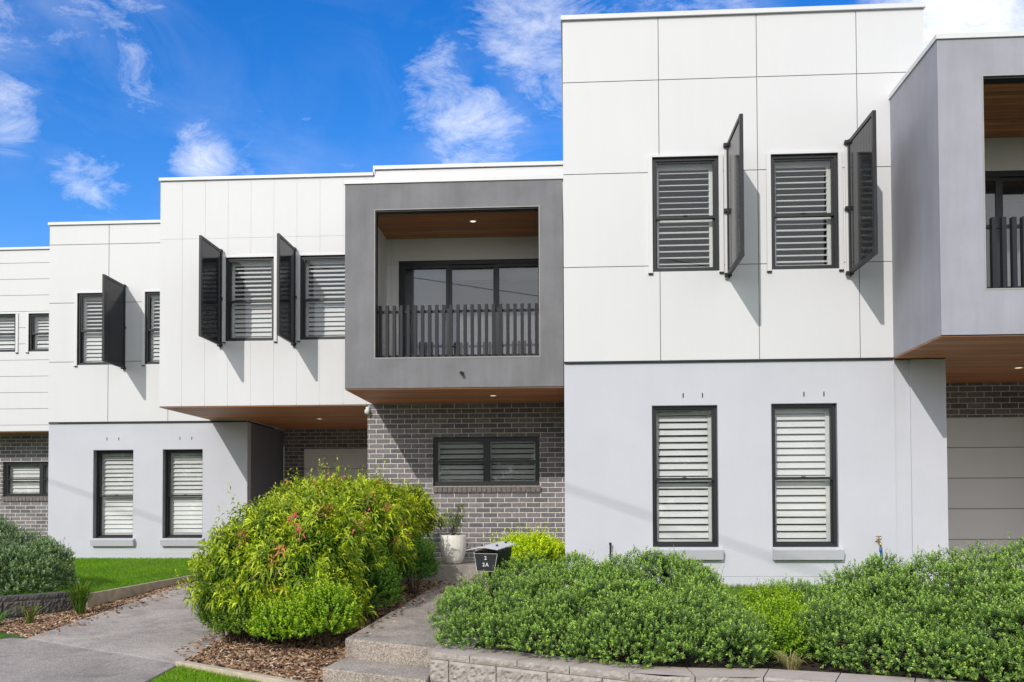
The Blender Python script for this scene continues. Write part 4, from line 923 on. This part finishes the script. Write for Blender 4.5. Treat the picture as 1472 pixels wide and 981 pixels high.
# ================================================================== LIGHT AND SKY
S = -Sd.normalized(); el = math.asin(S.z); az = math.atan2(S.x, S.y)
sun = bpy.data.lights.new('sun', 'SUN'); sun.energy = 2.55; sun.angle = R(.53); sun.color = (1., .945, .885)
so = bpy.data.objects.new('sun', sun); C.objects.link(so); so.rotation_euler = Sd.to_track_quat('-Z', 'Y').to_euler()
wd = bpy.data.worlds.new('World'); scene.world = wd; wd.use_nodes = True; nt = wd.node_tree; nt.nodes.clear()
o = N(nt, 'ShaderNodeOutputWorld'); bg = N(nt, 'ShaderNodeBackground'); bg.inputs['Strength'].default_value = .15
sk = nt.nodes.new('ShaderNodeTexSky'); sk.sky_type = 'NISHITA'; sk.sun_disc = False; sk.sun_elevation = el; sk.sun_rotation = az; sk.air_density = 1.0; sk.dust_density = .3; sk.ozone_density = 2.2; sk.altitude = 200
hs = N(nt, 'ShaderNodeHueSaturation'); hs.inputs['Saturation'].default_value = 1.44; hs.inputs['Hue'].default_value = .514; hs.inputs['Value'].default_value = 1.25; link(nt, sk, 'Color', hs, 'Color')
tc = N(nt, 'ShaderNodeTexCoord')
blobs = [((-.52, .755, .40), .13, .55), ((-.50, .79, .355), .055, .80), ((-.352, .872, .338), .05, .92), ((-.446, .839, .311), .055, .62), ((-.13, .90, .415), .075, .62), ((-.075, .923, .377), .075, .80), ((-.115, .925, .385), .06, .66), ((-.105, .93, .348), .035, .75),
         ((-.01, .887, .47), .15, .66), ((.121, .871, .475), .14, .6), ((.36, .83, .43), .16, 1.5), ((.5, .75, .42), .25, 1.3), ((-.42, .80, .44), .12, .36), ((-.30, .885, .31), .14, .30), ((.2, -.85, .5), 1.25, 1.9), ((-.6, -.7, .3), 1.1, 1.9), ((.8, -.2, .5), .85, 1.7), ((-.9, -.1, .4), .6, 1.6), ((0, -.1, 1), .65, 1.5)]  # trailing wide blobs: unseen clouds behind and overhead, added to fill the shade
acc = None
for c_, r_, a_ in blobs:
    v = N(nt, 'ShaderNodeVectorMath', operation='DISTANCE'); link(nt, tc, 'Generated', v, 0); v.inputs[1].default_value = Vector(c_).normalized()
    mr = N(nt, 'ShaderNodeMapRange'); mr.interpolation_type = 'SMOOTHSTEP'; nt.links.new(v.outputs['Value'], mr.inputs['Value'])
    mr.inputs['From Min'].default_value = r_; mr.inputs['From Max'].default_value = r_ * .1; mr.inputs['To Min'].default_value = 0; mr.inputs['To Max'].default_value = a_
    if acc is None: acc = (mr, 'Result')
    else:
        mm = N(nt, 'ShaderNodeMath', operation='MAXIMUM'); nt.links.new(acc[0].outputs[acc[1]], mm.inputs[0]); nt.links.new(mr.outputs['Result'], mm.inputs[1]); acc = (mm, 0)
mp = N(nt, 'ShaderNodeMapping'); mp.inputs['Scale'].default_value = (1., 1., 2.1); mp.inputs['Rotation'].default_value = (0, R(38), 0); link(nt, tc, 'Generated', mp, 'Vector')
n1 = N(nt, 'ShaderNodeTexNoise', Scale=12., Detail=13., Roughness=.72, Distortion=.45); link(nt, mp, 'Vector', n1, 'Vector')
mul = N(nt, 'ShaderNodeMath', operation='MULTIPLY_ADD'); nt.links.new(acc[0].outputs[acc[1]], mul.inputs[0]); mul.inputs[1].default_value = .42; 
sb = N(nt, 'ShaderNodeMath', operation='SUBTRACT'); link(nt, n1, 'Fac', sb, 0); sb.inputs[1].default_value = .66; nt.links.new(sb.outputs[0], mul.inputs[2])
cr = N(nt, 'ShaderNodeMapRange'); cr.inputs['From Min'].default_value = 0.; cr.inputs['From Max'].default_value = .50; cr.inputs['To Max'].default_value = .95; nt.links.new(mul.outputs[0], cr.inputs['Value'])
n2 = N(nt, 'ShaderNodeTexNoise', Scale=4.5, Detail=9., Roughness=.6, Distortion=.8); link(nt, mp, 'Vector', n2, 'Vector')   # thin high veil
vr = N(nt, 'ShaderNodeMapRange'); vr.inputs['From Min'].default_value = .46; vr.inputs['From Max'].default_value = .78; vr.inputs['To Max'].default_value = .42; link(nt, n2, 'Fac', vr, 'Value')
va = N(nt, 'ShaderNodeMath', operation='MULTIPLY_ADD'); nt.links.new(acc[0].outputs[acc[1]], va.inputs[0]); va.inputs[1].default_value = 1.; va.inputs[2].default_value = .12
vm = N(nt, 'ShaderNodeMath', operation='MULTIPLY'); nt.links.new(vr.outputs['Result'], vm.inputs[0]); nt.links.new(va.outputs[0], vm.inputs[1])
vx = N(nt, 'ShaderNodeMath', operation='ADD'); vx.use_clamp = True; nt.links.new(vm.outputs[0], vx.inputs[0]); nt.links.new(cr.outputs['Result'], vx.inputs[1])
mx = N(nt, 'ShaderNodeMixRGB'); nt.links.new(vx.outputs[0], mx.inputs[0]); link(nt, hs, 'Color', mx, 1); mx.inputs[2].default_value = (7.2, 7.3, 7.7, 1)
link(nt, mx, 'Color', bg, 'Color'); link(nt, bg, 'Background', o, 'Surface')
vs = scene.view_settings; vs.view_transform = 'Standard'; vs.look = 'None'; vs.gamma = 1; vs.exposure = .10; vs.use_curve_mapping = False
scene.cycles.max_bounces = 8; scene.cycles.transparent_max_bounces = 16
